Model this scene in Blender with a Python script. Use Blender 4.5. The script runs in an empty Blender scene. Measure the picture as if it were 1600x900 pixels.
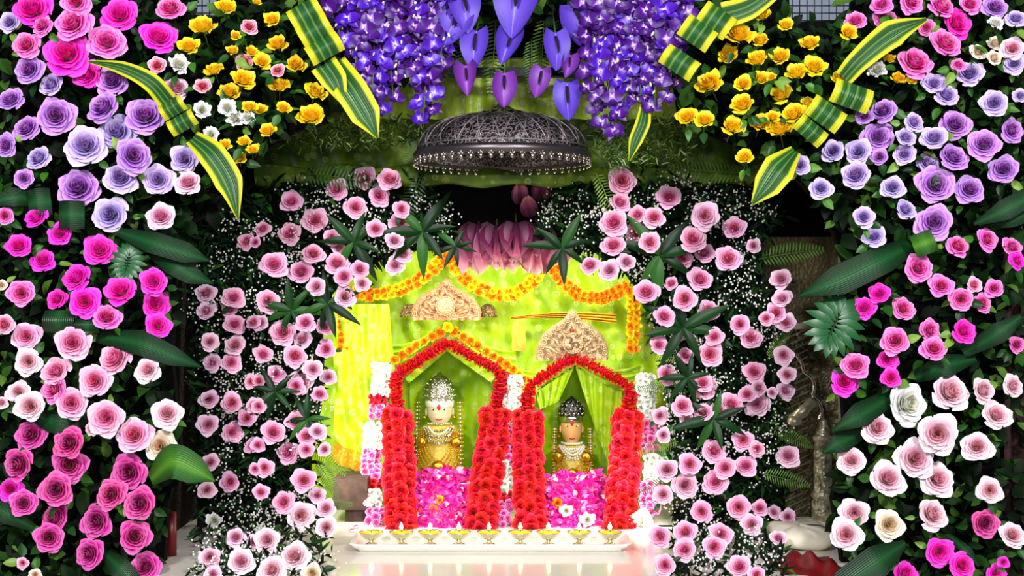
import bpy, math, random
from mathutils import Vector, Matrix, Quaternion
random.seed(7)
C = bpy.context.scene.collection
SC = bpy.context.scene
# ------------------------------------------------------------------ camera, world, lights, exposure
F = 1875.0; ZE = 1.35                       # focal length in pixels of a 1600x900 frame, eye height
cam_d = bpy.data.cameras.new('camera'); cam = bpy.data.objects.new('camera', cam_d); C.objects.link(cam)
cam.location = (0, 0, ZE); cam.rotation_euler = (math.pi/2, 0, 0)
cam_d.sensor_width = 36; cam_d.lens = 36*F/1600
SC.camera = cam
SC.view_settings.view_transform = 'Standard'; SC.view_settings.look = 'None'
SC.view_settings.gamma = 1; SC.view_settings.use_curve_mapping = False
SC.view_settings.exposure = 0.0
wd = bpy.data.worlds.new('world'); SC.world = wd; wd.use_nodes = True
wd.node_tree.nodes['Background'].inputs[0].default_value = (0.75, 0.8, 0.95, 1)
wd.node_tree.nodes['Background'].inputs[1].default_value = 0.12
def area(name, loc, target, size, power, col=(1, 1, 1), sizey=None, spread=None):
    d = bpy.data.lights.new(name, 'AREA'); d.energy = power; d.color = col
    d.shape = 'RECTANGLE'; d.size = size; d.size_y = sizey or size
    if spread: d.spread = spread
    o = bpy.data.objects.new(name, d); C.objects.link(o); o.location = loc
    o.rotation_euler = (Vector(target)-Vector(loc)).to_track_quat('-Z', 'Y').to_euler()
    return o
area('hall_light_left', (-1.3, -0.4, 2.7), (-0.4, 3.1, 1.3), 0.32, 112, (1, 0.985, 1.0))
area('hall_light_right', (1.3, -0.4, 2.7), (0.5, 3.1, 1.3), 0.32, 112, (1, 0.985, 1.0))
area('front_fill', (0.1, -0.9, 1.75), (0, 3.1, 1.3), 0.5, 30, (1, 0.98, 0.98))  # added fill lamp near eye height, brightens the fronts and the fascia
# shrine lamps mounted behind the inner flower arch, facing the cloth
area('shrine_lamp_right', (0.50, 3.62, 1.02), (-0.05, 4.05, 0.98), 0.08, 13, (1, 0.98, 0.86), 0.55)
area('shrine_lamp_left', (-0.56, 3.62, 1.02), (0.05, 4.05, 0.98), 0.08, 4.5, (1, 0.98, 0.86), 0.55)
area('shrine_lamp_top', (0.0, 3.74, 1.465), (0.0, 3.92, 0.8), 0.8, 5.6, (1, 0.98, 0.86), 0.06)

# ------------------------------------------------------------------ helpers
def W(px, py, Y): return Vector(((px-800)/F*Y, Y, ZE-(py-450)/F*Y))
def S(px, Y): return px*Y/F
R = random.random
def U(a, b): return a+(b-a)*random.random()
def lin(c):
    return tuple(((x/12.92) if x <= 0.04045 else ((x+0.055)/1.055)**2.4) for x in c)
class MB:
    def __init__(s): s.v = []; s.f = []; s.uv = []; s.m = []
    def grid(s, fn, nu, nv, mi=0, flip=False, closed=False):
        b = len(s.v)
        for j in range(nv+1):
            for i in range(nu+1):
                p, uv = fn(i/nu, j/nv); s.v.append(tuple(p)); s.uv.append(uv)
        for j in range(nv):
            for i in range(nu):
                a = b+j*(nu+1)+i
                q = (a, a+1, a+nu+2, a+nu+1)
                s.f.append(q[::-1] if flip else q); s.m.append(mi)
    def box(s, lo, hi, mi=0):
        b = len(s.v)
        for z in (lo[2], hi[2]):
            for y in (lo[1], hi[1]):
                for x in (lo[0], hi[0]): s.v.append((x, y, z)); s.uv.append((0, 0))
        for q in ((0, 2, 3, 1), (4, 5, 7, 6), (0, 1, 5, 4), (2, 6, 7, 3), (0, 4, 6, 2), (1, 3, 7, 5)):
            s.f.append(tuple(b+i for i in q)); s.m.append(mi)
    def tube(s, pts, r, n=8, mi=0, cap=True):
        pts = [Vector(p) for p in pts]; b = len(s.v); K = len(pts)
        rr = r if isinstance(r, (list, tuple)) else [r]*K
        up = Vector((0.13, 0.27, 0.95))
        for k, p in enumerate(pts):
            t = (pts[min(k+1, K-1)]-pts[max(k-1, 0)]).normalized()
            a = t.cross(up)
            if a.length < 1e-3: a = t.cross(Vector((1, 0, 0)))
            a.normalize(); c = t.cross(a)
            for i in range(n):
                an = 2*math.pi*i/n
                s.v.append(tuple(p+(a*math.cos(an)+c*math.sin(an))*rr[k])); s.uv.append((i/n, k/max(1, K-1)))
        for k in range(K-1):
            for i in range(n):
                s.f.append((b+k*n+i, b+k*n+(i+1) % n, b+(k+1)*n+(i+1) % n, b+(k+1)*n+i)); s.m.append(mi)
        if cap:
            s.f.append(tuple(b+i for i in range(n))[::-1]); s.m.append(mi)
            s.f.append(tuple(b+(K-1)*n+i for i in range(n))); s.m.append(mi)
    def lathe(s, prof, n=24, mi=0, c=(0, 0, 0), mod=None):
        b = len(s.v); K = len(prof)
        for k, (r, z) in enumerate(prof):
            for i in range(n):
                an = 2*math.pi*i/n
                q = r*(mod(an, k) if mod else 1)
                s.v.append((c[0]+q*math.cos(an), c[1]+q*math.sin(an), c[2]+z)); s.uv.append((i/n, k/(K-1)))
        for k in range(K-1):
            for i in range(n):
                s.f.append((b+k*n+i, b+k*n+(i+1) % n, b+(k+1)*n+(i+1) % n, b+(k+1)*n+i)); s.m.append(mi)
    def ball(s, c, r, n=6, m=4, mi=0, sc=(1, 1, 1), uv=None):
        b = len(s.v)
        for j in range(m+1):
            th = math.pi*j/m
            for i in range(n):
                an = 2*math.pi*i/n
                s.v.append((c[0]+r*sc[0]*math.sin(th)*math.cos(an), c[1]+r*sc[1]*math.sin(th)*math.sin(an), c[2]+r*sc[2]*math.cos(th)))
                s.uv.append(uv or (i/n, j/m))
        for j in range(m):
            for i in range(n):
                s.f.append((b+j*n+i, b+(j+1)*n+i, b+(j+1)*n+(i+1) % n, b+j*n+(i+1) % n)); s.m.append(mi)
    def mesh(s, name, mats=(), smooth=True):
        me = bpy.data.meshes.new(name); me.from_pydata(s.v, [], s.f)
        for m in mats: me.materials.append(m)
        uvl = me.uv_layers.new(name='UVMap')
        li = [0]*len(me.loops); me.loops.foreach_get('vertex_index', li)
        flat = []
        for i in li: flat.extend(s.uv[i])
        uvl.data.foreach_set('uv', flat)
        me.polygons.foreach_set('use_smooth', [smooth]*len(me.polygons))
        if len(mats) > 1: me.polygons.foreach_set('material_index', s.m)
        me.update(); return me
def ob(name, me, parent=None, loc=None, rot=None, sc=None, mat=None):
    o = bpy.data.objects.new(name, me); C.objects.link(o)
    if parent: o.parent = parent
    if loc is not None: o.location = loc
    if rot is not None:
        if isinstance(rot, Quaternion): o.rotation_mode = 'QUATERNION'; o.rotation_quaternion = rot
        else: o.rotation_euler = rot
    if sc is not None: o.scale = sc if hasattr(sc, '__len__') else (sc, sc, sc)
    if mat:
        o.material_slots[0].link = 'OBJECT'; o.material_slots[0].material = mat
    return o
def tag(o, label=None, cat=None, group=None, kind=None):
    if label: o['label'] = label
    if cat: o['category'] = cat
    if group: o['group'] = group
    if kind: o['kind'] = kind
    return o
def face_quat(n, spin=0):
    return Vector(n).normalized().to_track_quat('Z', 'Y') @ Quaternion((0, 0, 1), spin)
def inpoly(x, y, P):
    c = False; j = len(P)-1
    for i in range(len(P)):
        if (P[i][1] > y) != (P[j][1] > y) and x < (P[j][0]-P[i][0])*(y-P[i][1])/(P[j][1]-P[i][1])+P[i][0]: c = not c
        j = i
    return c
def rpoly(P):
    x0 = min(p[0] for p in P); x1 = max(p[0] for p in P); y0 = min(p[1] for p in P); y1 = max(p[1] for p in P)
    while True:
        x = U(x0, x1); y = U(y0, y1)
        if inpoly(x, y, P): return x, y

# ------------------------------------------------------------------ materials
def newmat(name):
    m = bpy.data.materials.new(name); m.use_nodes = True
    return m, m.node_tree.nodes, m.node_tree.links, m.node_tree.nodes['Principled BSDF']
def plain(name, col, rough=0.5, metal=0.0, emit=None, spec=0.5, noise=None, bump=None):
    m, N, L, B = newmat(name)
    B.inputs['Base Color'].default_value = (*lin(col), 1); B.inputs['Roughness'].default_value = rough
    B.inputs['Metallic'].default_value = metal; B.inputs['Specular IOR Level'].default_value = spec
    if emit:
        B.inputs['Emission Color'].default_value = (*lin(col), 1); B.inputs['Emission Strength'].default_value = emit
    if noise:
        t = N.new('ShaderNodeTexNoise'); t.inputs['Scale'].default_value = noise[0]
        tc = N.new('ShaderNodeTexCoord'); L.new(tc.outputs['Object'], t.inputs['Vector'])
        r = N.new('ShaderNodeValToRGB'); r.color_ramp.elements[0].position = .35; r.color_ramp.elements[1].position = .65
        r.color_ramp.elements[0].color = (*lin(col), 1); r.color_ramp.elements[1].color = (*lin(noise[1]), 1)
        L.new(t.outputs['Fac'], r.inputs['Fac']); L.new(r.outputs['Color'], B.inputs['Base Color'])
    if bump:
        tc = N.new('ShaderNodeTexCoord')
        t = N.new('ShaderNodeTexVoronoi' if bump[2] else 'ShaderNodeTexNoise'); t.inputs['Scale'].default_value = bump[0]
        L.new(tc.outputs['Object'], t.inputs['Vector'])
        b = N.new('ShaderNodeBump'); b.inputs['Strength'].default_value = bump[1]; b.inputs['Distance'].default_value = 0.004
        L.new(t.outputs[0], b.inputs['Height']); L.new(b.outputs['Normal'], B.inputs['Normal'])
    return m
def petal_mat(name, heart, mid, outer, edge, rough=0.55, hv=0.03):
    """uv.x = 0 at the flower's heart .. 1 at its outermost petal; uv.y = 0 at a petal's base .. 1 at its rim."""
    m, N, L, B = newmat(name)
    uv = N.new('ShaderNodeUVMap'); sx = N.new('ShaderNodeSeparateXYZ'); L.new(uv.outputs['UV'], sx.inputs[0])
    r = N.new('ShaderNodeValToRGB'); e = r.color_ramp.elements
    e[0].position = 0.05; e[0].color = (*lin(heart), 1); e[1].position = 0.9; e[1].color = (*lin(outer), 1)
    x = e.new(0.42); x.color = (*lin(mid), 1)
    L.new(sx.outputs['X'], r.inputs['Fac'])
    mp = N.new('ShaderNodeMapRange'); mp.inputs['From Min'].default_value = 0.72; mp.inputs['From Max'].default_value = 1.0
    mp.inputs['To Max'].default_value = 0.85
    L.new(sx.outputs['Y'], mp.inputs['Value'])
    mx = N.new('ShaderNodeMix'); mx.data_type = 'RGBA'
    L.new(mp.outputs[0], mx.inputs['Factor']); L.new(r.outputs['Color'], mx.inputs[6]); mx.inputs[7].default_value = (*lin(edge), 1)
    oi = N.new('ShaderNodeObjectInfo'); hs = N.new('ShaderNodeHueSaturation')
    a = N.new('ShaderNodeMapRange'); a.inputs['To Min'].default_value = 0.5-hv*0.5; a.inputs['To Max'].default_value = 0.5+hv*0.5
    L.new(oi.outputs['Random'], a.inputs['Value']); L.new(a.outputs[0], hs.inputs['Hue'])
    L.new(mx.outputs[2], hs.inputs['Color']); L.new(hs.outputs['Color'], B.inputs['Base Color'])
    B.inputs['Roughness'].default_value = rough; B.inputs['Specular IOR Level'].default_value = 0.3
    return m
def ramp_uv(name, cols, rough=0.5, axis='X', spec=0.5, interp='LINEAR', objrand=False, trans=0):
    m, N, L, B = newmat(name)
    r = N.new('ShaderNodeValToRGB'); r.color_ramp.interpolation = interp
    e = r.color_ramp.elements
    while len(e) < len(cols): e.new(0.5)
    for i, (p, c) in enumerate(cols): e[i].position = p; e[i].color = (*lin(c), 1)
    if objrand:
        oi = N.new('ShaderNodeObjectInfo'); L.new(oi.outputs['Random'], r.inputs['Fac'])
    else:
        uv = N.new('ShaderNodeUVMap'); sx = N.new('ShaderNodeSeparateXYZ'); L.new(uv.outputs['UV'], sx.inputs[0]); L.new(sx.outputs[axis], r.inputs['Fac'])
    L.new(r.outputs['Color'], B.inputs['Base Color'])
    B.inputs['Roughness'].default_value = rough; B.inputs['Specular IOR Level'].default_value = spec
    return m
PM = {
 'M': petal_mat('hot_magenta_petal', (.93, .03, .62), (.96, .03, .72), (.97, .05, .80), (.98, .35, .86)),
 'K': petal_mat('rose_pink_petal', (.86, .06, .50), (.93, .20, .68), (.95, .31, .77), (.98, .68, .89)),
 'D': petal_mat('deep_magenta_petal', (.55, .0, .26), (.78, .02, .50), (.86, .06, .60), (.93, .50, .76)),
 'V': petal_mat('violet_petal', (.60, .14, .62), (.65, .29, .76), (.70, .42, .85), (.87, .70, .94)),
 'L': petal_mat('lavender_petal', (.58, .38, .72), (.70, .57, .87), (.77, .68, .93), (.90, .84, .97)),
 'P': petal_mat('pink_petal', (.91, .20, .50), (.95, .48, .71), (.96, .68, .84), (.99, .85, .93)),
 'Q': petal_mat('pale_pink_petal', (.88, .40, .58), (.94, .64, .79), (.95, .77, .88), (.98, .89, .95)),
 'B': petal_mat('blush_petal', (.90, .50, .60), (.95, .73, .80), (.96, .84, .89), (.99, .93, .96)),
 'C': petal_mat('cream_petal', (.90, .70, .52), (.95, .86, .74), (.97, .92, .84), (.99, .96, .91)),
 'Y': petal_mat('yellow_petal', (.96, .66, .0), (.99, .80, .0), (1.0, .87, .03), (1.0, .94, .25), hv=.015),
 'W': petal_mat('white_petal', (.80, .80, .62), (.92, .92, .88), (.95, .95, .95), (.98, .98, .98)),
 'T': petal_mat('red_white_petal', (.85, .02, .20), (.90, .04, .30), (.93, .25, .48), (.99, .90, .92)),
 'R': petal_mat('red_petal', (.50, .0, .03), (.74, .0, .06), (.84, .02, .10), (.92, .16, .22), hv=.012),
 'O': petal_mat('marigold_orange', (.85, .30, .0), (.97, .50, .0), (1.0, .60, .02), (1.0, .68, .08), hv=.02),
 'N': petal_mat('marigold_yellow', (.93, .60, .0), (.99, .75, .0), (1.0, .84, .03), (1.0, .90, .1), hv=.02),
}
CN = {'M': 'hot magenta', 'K': 'rose-pink', 'D': 'deep magenta', 'V': 'violet', 'L': 'lavender', 'P': 'pink', 'Q': 'pale pink', 'B': 'blush',
      'C': 'cream', 'Y': 'yellow', 'W': 'white', 'T': 'red-and-white'}
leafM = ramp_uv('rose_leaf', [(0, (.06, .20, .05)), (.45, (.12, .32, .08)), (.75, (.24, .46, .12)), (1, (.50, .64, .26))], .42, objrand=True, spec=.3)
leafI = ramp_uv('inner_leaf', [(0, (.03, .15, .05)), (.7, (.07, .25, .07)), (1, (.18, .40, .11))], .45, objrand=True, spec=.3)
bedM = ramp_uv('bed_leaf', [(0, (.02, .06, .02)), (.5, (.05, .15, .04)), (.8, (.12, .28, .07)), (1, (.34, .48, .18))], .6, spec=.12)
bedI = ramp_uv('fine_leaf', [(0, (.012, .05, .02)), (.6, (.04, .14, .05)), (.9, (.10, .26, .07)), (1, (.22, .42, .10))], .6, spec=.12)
fillM = ramp_uv('filler_leaf', [(0, (.12, .26, .06)), (.6, (.40, .55, .16)), (1, (.82, .88, .62))], .6, spec=.15)  # strong light on the fern is put into the pale end
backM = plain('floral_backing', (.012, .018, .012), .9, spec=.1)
stemM = plain('green_stem', (.25, .40, .14), .5)
bladeM = ramp_uv('dark_blade', [(0, (.03, .14, .06)), (.3, (.05, .24, .10)), (.5, (.10, .34, .16)), (.7, (.05, .24, .10)), (1, (.03, .14, .06))], .28)
blade2M = ramp_uv('lit_blade', [(0, (.12, .30, .10)), (.3, (.22, .45, .08)), (.5, (.35, .58, .16)), (.7, (.18, .42, .08)), (1, (.10, .28, .09))], .3)  # lit copy of the blade green, the light is in the colour
varM = ramp_uv('variegated_leaf', [(0, (.86, .84, .14)), (.15, (.82, .82, .16)), (.21, (.16, .36, .12)), (.36, (.08, .28, .12)), (.42, (.40, .56, .24)), (.46, (.10, .32, .15)),
               (.60, (.12, .36, .16)), (.65, (.45, .60, .24)), (.70, (.12, .34, .12)), (.79, (.20, .40, .12)), (.87, (.84, .84, .16)), (1, (.86, .84, .14))], .3)
fernM = ramp_uv('fern', [(0, (.13, .30, .05)), (.5, (.32, .50, .10)), (1, (.55, .70, .20))], .5, objrand=True)
for m_ in (bladeM, blade2M, varM):        # parallel veins as fine relief
    N, L, B = m_.node_tree.nodes, m_.node_tree.links, m_.node_tree.nodes['Principled BSDF']
    uvn = N.new('ShaderNodeUVMap'); sp = N.new('ShaderNodeSeparateXYZ'); mu = N.new('ShaderNodeMath'); si = N.new('ShaderNodeMath'); bu = N.new('ShaderNodeBump')
    mu.operation = 'MULTIPLY'; mu.inputs[1].default_value = 95; si.operation = 'SINE'
    L.new(uvn.outputs['UV'], sp.inputs[0]); L.new(sp.outputs['X'], mu.inputs[0]); L.new(mu.outputs[0], si.inputs[0]); L.new(si.outputs[0], bu.inputs['Height'])
    bu.inputs['Strength'].default_value = .6; bu.inputs['Distance'].default_value = .0012; L.new(bu.outputs['Normal'], B.inputs['Normal'])
    B.inputs['Roughness'].default_value = .38
whiteM = plain('tiny_white_bud', (.93, .93, .90), .6)
goldM = plain('gold_metal', (.93, .66, .18), .3, 1.0)
silverM = plain('silver_metal', (.78, .77, .74), .32, 1.0, bump=(160, .8, True))
chromeM = plain('polished_silver', (.86, .84, .78), .18, 1.0)

def cloth_mat(name, base, alt, motif, scale=28, rough=.5):
    m, N, L, B = newmat(name)
    tc = N.new('ShaderNodeTexCoord')
    n = N.new('ShaderNodeTexNoise'); n.inputs['Scale'].default_value = 14; n.inputs['Detail'].default_value = 4
    L.new(tc.outputs['Object'], n.inputs['Vector'])
    r1 = N.new('ShaderNodeValToRGB'); r1.color_ramp.elements[0].position = .38; r1.color_ramp.elements[1].position = .62
    r1.color_ramp.elements[0].color = (*lin(base), 1); r1.color_ramp.elements[1].color = (*lin(alt), 1)
    L.new(n.outputs['Fac'], r1.inputs['Fac'])
    v = N.new('ShaderNodeTexVoronoi'); v.inputs['Scale'].default_value = scale; v.inputs['Randomness'].default_value = .55
    L.new(tc.outputs['Object'], v.inputs['Vector'])
    r2 = N.new('ShaderNodeValToRGB'); r2.color_ramp.interpolation = 'EASE'
    e = r2.color_ramp.elements; e[0].position = .10; e[0].color = (1, 1, 1, 1); e[1].position = .40; e[1].color = (0, 0, 0, 1)
    a = e.new(.18); a.color = (.15, .15, .15, 1); a = e.new(.27); a.color = (.9, .9, .9, 1)
    L.new(v.outputs['Distance'], r2.inputs['Fac'])
    mul = N.new('ShaderNodeMath'); mul.operation = 'MULTIPLY'; mul.inputs[1].default_value = .75; L.new(r2.outputs['Color'], mul.inputs[0])
    mx = N.new('ShaderNodeMix'); mx.data_type = 'RGBA'; L.new(mul.outputs[0], mx.inputs['Factor'])
    L.new(r1.outputs['Color'], mx.inputs[6]); mx.inputs[7].default_value = (*lin(motif), 1)
    L.new(mx.outputs[2], B.inputs['Base Color']); B.inputs['Roughness'].default_value = rough
    b = N.new('ShaderNodeBump'); b.inputs['Strength'].default_value = .35; b.inputs['Distance'].default_value = .004
    L.new(mul.outputs[0], b.inputs['Height']); L.new(b.outputs['Normal'], B.inputs['Normal'])
    return m
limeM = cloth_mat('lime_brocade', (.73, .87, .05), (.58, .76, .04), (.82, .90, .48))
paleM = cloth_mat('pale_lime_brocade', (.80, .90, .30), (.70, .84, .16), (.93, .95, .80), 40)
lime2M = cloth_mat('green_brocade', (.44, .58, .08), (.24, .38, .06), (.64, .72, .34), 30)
goldclothM = cloth_mat('gold_border_cloth', (.88, .66, .06), (.80, .52, .04), (.95, .82, .30), 60)

# ------------------------------------------------------------------ setting
def struct(name, me, **k):
    o = ob(name, me, **k); o['kind'] = 'structure'; return o
def boxme(name, lo, hi, mat):
    b = MB(); b.box(lo, hi); return b.mesh(name, [mat], False)
struct('floor', boxme('floor', (-4, -3, -0.05), (4, 5.1, 0), plain('stone_floor', (.55, .52, .48), .3, noise=(3, (.6, .57, .52)))))
struct('wall_back', boxme('wall_back', (-4, 4.9, 0), (4, 5.0, 3.6), plain('grey_blue_wall', (.62, .66, .74), .8, noise=(6, (.58, .62, .70)))))

def panel(name, P, Y, th, mat):
    """a board cut to an outline, th thick"""
    n = len(P); b = MB()
    for y in (Y, Y+th):
        for (px, py) in P:
            p = W(px, py, Y); b.v.append((p.x, y, p.z)); b.uv.append((0, 0))
    b.f.append(tuple(range(n))); b.f.append(tuple(range(2*n-1, n-1, -1))); b.m += [0, 0]
    for i in range(n): b.f.append((i, n+i, n+(i+1) % n, (i+1) % n)); b.m.append(0)
    return b.mesh(name, [mat], False)
LO = [(-60, -60), (286, -60), (290, 22), (345, 24), (350, -60), (520, -60), (500, 60), (515, 190), (460, 205), (385, 255), (335, 330), (295, 350), (272, 450), (268, 560), (282, 700), (262, 790), (250, 960), (-60, 960)]
RO = [(1060, -60), (1232, -60), (1234, 34), (1330, 30), (1335, -60), (1660, -60), (1660, 960), (1325, 960), (1312, 850), (1300, 780), (1322, 700), (1312, 560), (1312, 480), (1330, 440), (1290, 330), (1230, 262), (1110, 212), (1062, 190), (1050, 110)]
TO = [(505, -60), (1070, -60), (1060, 100), (1000, 120), (960, 60), (880, 30), (780, 25), (720, 40), (690, 90), (620, 130), (540, 130)]
LI = [(300, 460), (308, 905), (500, 905), (520, 850), (485, 780), (485, 700), (500, 640), (505, 560), (500, 480), (545, 430), (620, 395), (690, 378), (706, 360), (690, 300), (640, 275), (430, 285), (320, 330)]
RI = [(850, 372), (900, 385), (960, 405), (1010, 470), (1040, 560), (1045, 650), (1050, 740), (1055, 850), (1030, 905), (1228, 905), (1225, 700), (1225, 560), (1190, 450), (1190, 380), (1230, 340), (1170, 290), (1000, 270), (895, 285), (850, 310), (840, 362)]
def ytab(py): return .705*F/max(1, py-450)     # depth at which the table top is seen at this height
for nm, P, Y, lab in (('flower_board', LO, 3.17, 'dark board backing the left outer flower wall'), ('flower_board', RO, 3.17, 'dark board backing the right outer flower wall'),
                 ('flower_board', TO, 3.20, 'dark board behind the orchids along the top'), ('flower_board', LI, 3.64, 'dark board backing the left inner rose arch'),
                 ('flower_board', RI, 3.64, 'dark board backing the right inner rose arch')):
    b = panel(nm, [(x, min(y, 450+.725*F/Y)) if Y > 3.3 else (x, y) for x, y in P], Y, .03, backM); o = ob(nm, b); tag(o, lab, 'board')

def leaf_pts(b, c, d, n, L, w, rnd, cup=.25, pointy=1.0):
    """a small folded leaf: c base, d direction, n normal"""
    d = d.normalized(); s = d.cross(n).normalized(); n = s.cross(d)
    k = len(b.v)
    prof = ((0, .04), (.3, .85), (.6, .9), (.82, .5), (1, .0))
    for t, ww in prof:
        p = c+d*(L*t)+n*(L*.15*math.sin(t*2.6))
        for sg in (-1, 0, 1):
            b.v.append(tuple(p+s*(sg*w*ww*.5)+n*(abs(sg)*cup*w*ww*.5))); b.uv.append((rnd, t))
    for j in range(len(prof)-1):
        for i in range(2):
            a = k+j*3+i; b.f.append((a, a+1, a+4, a+3)); b.m.append(0)
def bed(name, P, Y0, Y1, cnt, size, mat, label, narrow=.55, holes=(), ctr=None):
    b = MB()
    for _ in range(cnt):
        while True:
            x, y = rpoly(P)
            if not any(h[0] < x < h[2] and h[1] < y < h[3] for h in holes): break
        yy = U(Y0, Y1)
        if Y0 > 3.5:
            if y > 795 and R() < .55: continue
            yy = min(yy, ytab(y+3))
        c = W(x, y, yy)
        d = Vector((U(-1, 1), U(-.7, .1), U(-1, 1))); n = Vector((U(-.6, .6), -1, U(-.2, .9)))
        L = S(U(*size), Y0)
        leaf_pts(b, c, d, n, L, L*narrow*U(.7, 1.2), R()**1.3)
    o = ob(name, b.mesh(name, [mat])); tag(o, label, 'foliage', kind='stuff'); return o
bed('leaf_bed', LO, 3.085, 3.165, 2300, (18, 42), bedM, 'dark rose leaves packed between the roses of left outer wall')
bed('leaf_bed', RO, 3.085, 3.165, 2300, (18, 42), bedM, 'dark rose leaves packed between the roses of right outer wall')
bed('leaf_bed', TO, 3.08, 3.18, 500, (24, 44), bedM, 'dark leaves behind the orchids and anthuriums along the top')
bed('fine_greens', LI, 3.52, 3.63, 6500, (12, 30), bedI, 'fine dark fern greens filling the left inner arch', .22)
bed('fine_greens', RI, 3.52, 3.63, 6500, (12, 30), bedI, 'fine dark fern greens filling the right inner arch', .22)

# ------------------------------------------------------------------ roses
def rose_part(name, seed, i0, i1, N, H=.62, flare=1.0, ruffle=0.0, nu=6, nv=4, span0=2.3, span1=1.45):
    rnd = random.Random(seed); b = MB(); ph0 = rnd.random()*6.28
    for i in range(N):
        t = (i+.5)/N; phi = ph0+i*2.39996+rnd.uniform(-.15, .15)
        k1, k2, k3 = rnd.uniform(0, 6.28), rnd.uniform(0, 6.28), rnd.uniform(.92, 1.08)
        if not i0 <= i < i1: continue
        rt = (.07+.93*t**.92)*k3; rb = .03+.30*t; zt = H*(1.0-.80*t**1.9*flare)+rnd.uniform(-.03, .03); zb = -.12
        span = span0+(span1-span0)*t; p = .55+.55*t
        curl = .30*max(0, t-.25)*flare
        def fn(a, v):
            u = a*2-1
            ve = v*(1-.27*abs(u)**1.8+.07*t*math.exp(-(u/.25)**2))
            rho = rb+(rt-rb)*ve**p
            z = zb+(zt-zb)*ve**(.8+.5*t)
            if v > .7:
                c = (v-.7)/.3; rho += curl*.30*c; z -= curl*.55*c*c
            an = phi+u*span*.5*(.42+.58*v**.6)
            wv = t*v
            rho += (.03+.05*ruffle)*math.sin(u*4.2+k1)*wv; z += (.04+.09*ruffle)*math.sin(u*6.5+k2)*wv
            rho *= 1-.06*u*v*1.0
            return (rho*math.cos(an), rho*math.sin(an), z), (t, v)
        b.grid(fn, nu, nv)
    return b
dummy = PM['P']
NV = 7
OUTER = [rose_part('r', 10+s, 11, 27, 27, flare=1.0).mesh('rose', [dummy]) for s in range(NV)]
HEART = [rose_part('r', 10+s, 0, 11, 27).mesh('heart', [dummy]) for s in range(NV)]
CUPO = [rose_part('r', 40+s, 8, 18, 18, H=.72, flare=.62, ruffle=.55).mesh('rose', [dummy]) for s in range(NV)]
CUPH = [rose_part('r', 40+s, 0, 8, 18, H=.72, flare=.62, ruffle=.3).mesh('heart', [dummy]) for s in range(NV)]
RUFO = [rose_part('r', 70+s, 10, 26, 26, H=.6, flare=.7, ruffle=1.2, span1=1.0).mesh('rose', [dummy]) for s in range(4)]
RUFH = [rose_part('r', 70+s, 0, 10, 26, H=.6, flare=.7, ruffle=1.0, span1=1.0).mesh('heart', [dummy]) for s in range(4)]
def stem_mesh():
    b = MB(); b.tube([(0, 0, -.02), (.02, 0, -.25), (.06, .02, -1.6)], [.16, .06, .045], 6)
    for k in range(5):
        a = k*1.2566; d = Vector((math.cos(a), math.sin(a), -.15)); leaf_pts(b, Vector((0, 0, -.10)), d, Vector((0, 0, 1)), .55, .2, .5)
    return b.mesh('stem', [stemM])
STEM = stem_mesh()
def rleaf_mesh(seed):
    rnd = random.Random(seed); b = MB(); bend = rnd.uniform(.1, .4); wd_ = rnd.uniform(.5, .66)
    def fn(a, v):
        u = a*2-1; w = wd_*math.sin(math.pi*min(1, v*1.0)**.75)**.85*.5 if 0 < v < 1 else 0
        return (u*w, v, .18*abs(u)*w*2-bend*v*v+.02*math.sin(v*22)*abs(u)), (a, v)
    b.grid(fn, 4, 7); b.tube([(0, -.25, 0), (0, .02, 0)], .018, 4)
    return b.mesh('leaf', [leafM])
RLEAF = [rleaf_mesh(s) for s in range(5)]

# flowers read off the photograph in 3x tiles: (x, y, width, colour)
T = {}
T[(0, 0)] = [(150,35,190,'M'),(355,5,150,'K'),(560,60,185,'M'),(795,30,150,'K'),(335,100,195,'K'),(195,115,110,'K'),(500,190,190,'K'),(745,165,185,'M'),(120,205,140,'K'),(310,245,240,'M'),(405,345,150,'M'),
 (525,375,165,'V'),(40,100,110,'L'),(130,320,150,'V'),(235,390,130,'L'),(45,460,140,'V'),(260,540,190,'V'),(475,495,180,'V'),(680,535,200,'V'),(120,595,140,'V'),(20,680,120,'V'),(545,615,190,'L'),(400,675,210,'L'),
 (630,730,185,'V'),(175,735,130,'L'),(565,830,165,'L'),(740,840,165,'L'),(860,745,150,'L'),(880,850,140,'Q'),(110,835,100,'V'),(365,875,205,'V'),(735,305,90,'T'),(840,300,110,'W'),(828,408,130,'Q'),(950,398,90,'T'),
 (950,515,95,'W'),(1065,505,100,'W'),(1100,555,90,'W'),(1160,548,85,'W'),(985,630,90,'W'),(1170,122,85,'T'),(1145,290,90,'T'),(1060,30,110,'Y'),(950,120,145,'Y'),(885,215,115,'Y'),(1105,165,60,'Y'),(1090,235,70,'Y'),
 (1180,240,75,'Y'),(1003,325,100,'Y'),(1145,370,130,'Y'),(1075,430,118,'Y'),(1170,500,85,'Y'),(1055,675,72,'Y'),(1145,662,75,'Y'),(1125,740,75,'Y'),(1185,700,70,'Y')]
T[(400, 0)] = [(5,8,50,'Y'),(75,90,95,'Y'),(100,203,108,'Y'),(30,288,100,'Y'),(185,300,105,'Y'),(110,400,108,'Y'),(280,430,115,'Y'),(20,512,75,'Y'),(130,505,80,'Y'),(258,540,148,'Y'),(55,610,95,'Y'),(10,700,65,'Y'),(100,325,78,'T'),
 (505,830,115,'P'),(630,835,125,'P'),(375,885,115,'P')]
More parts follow.
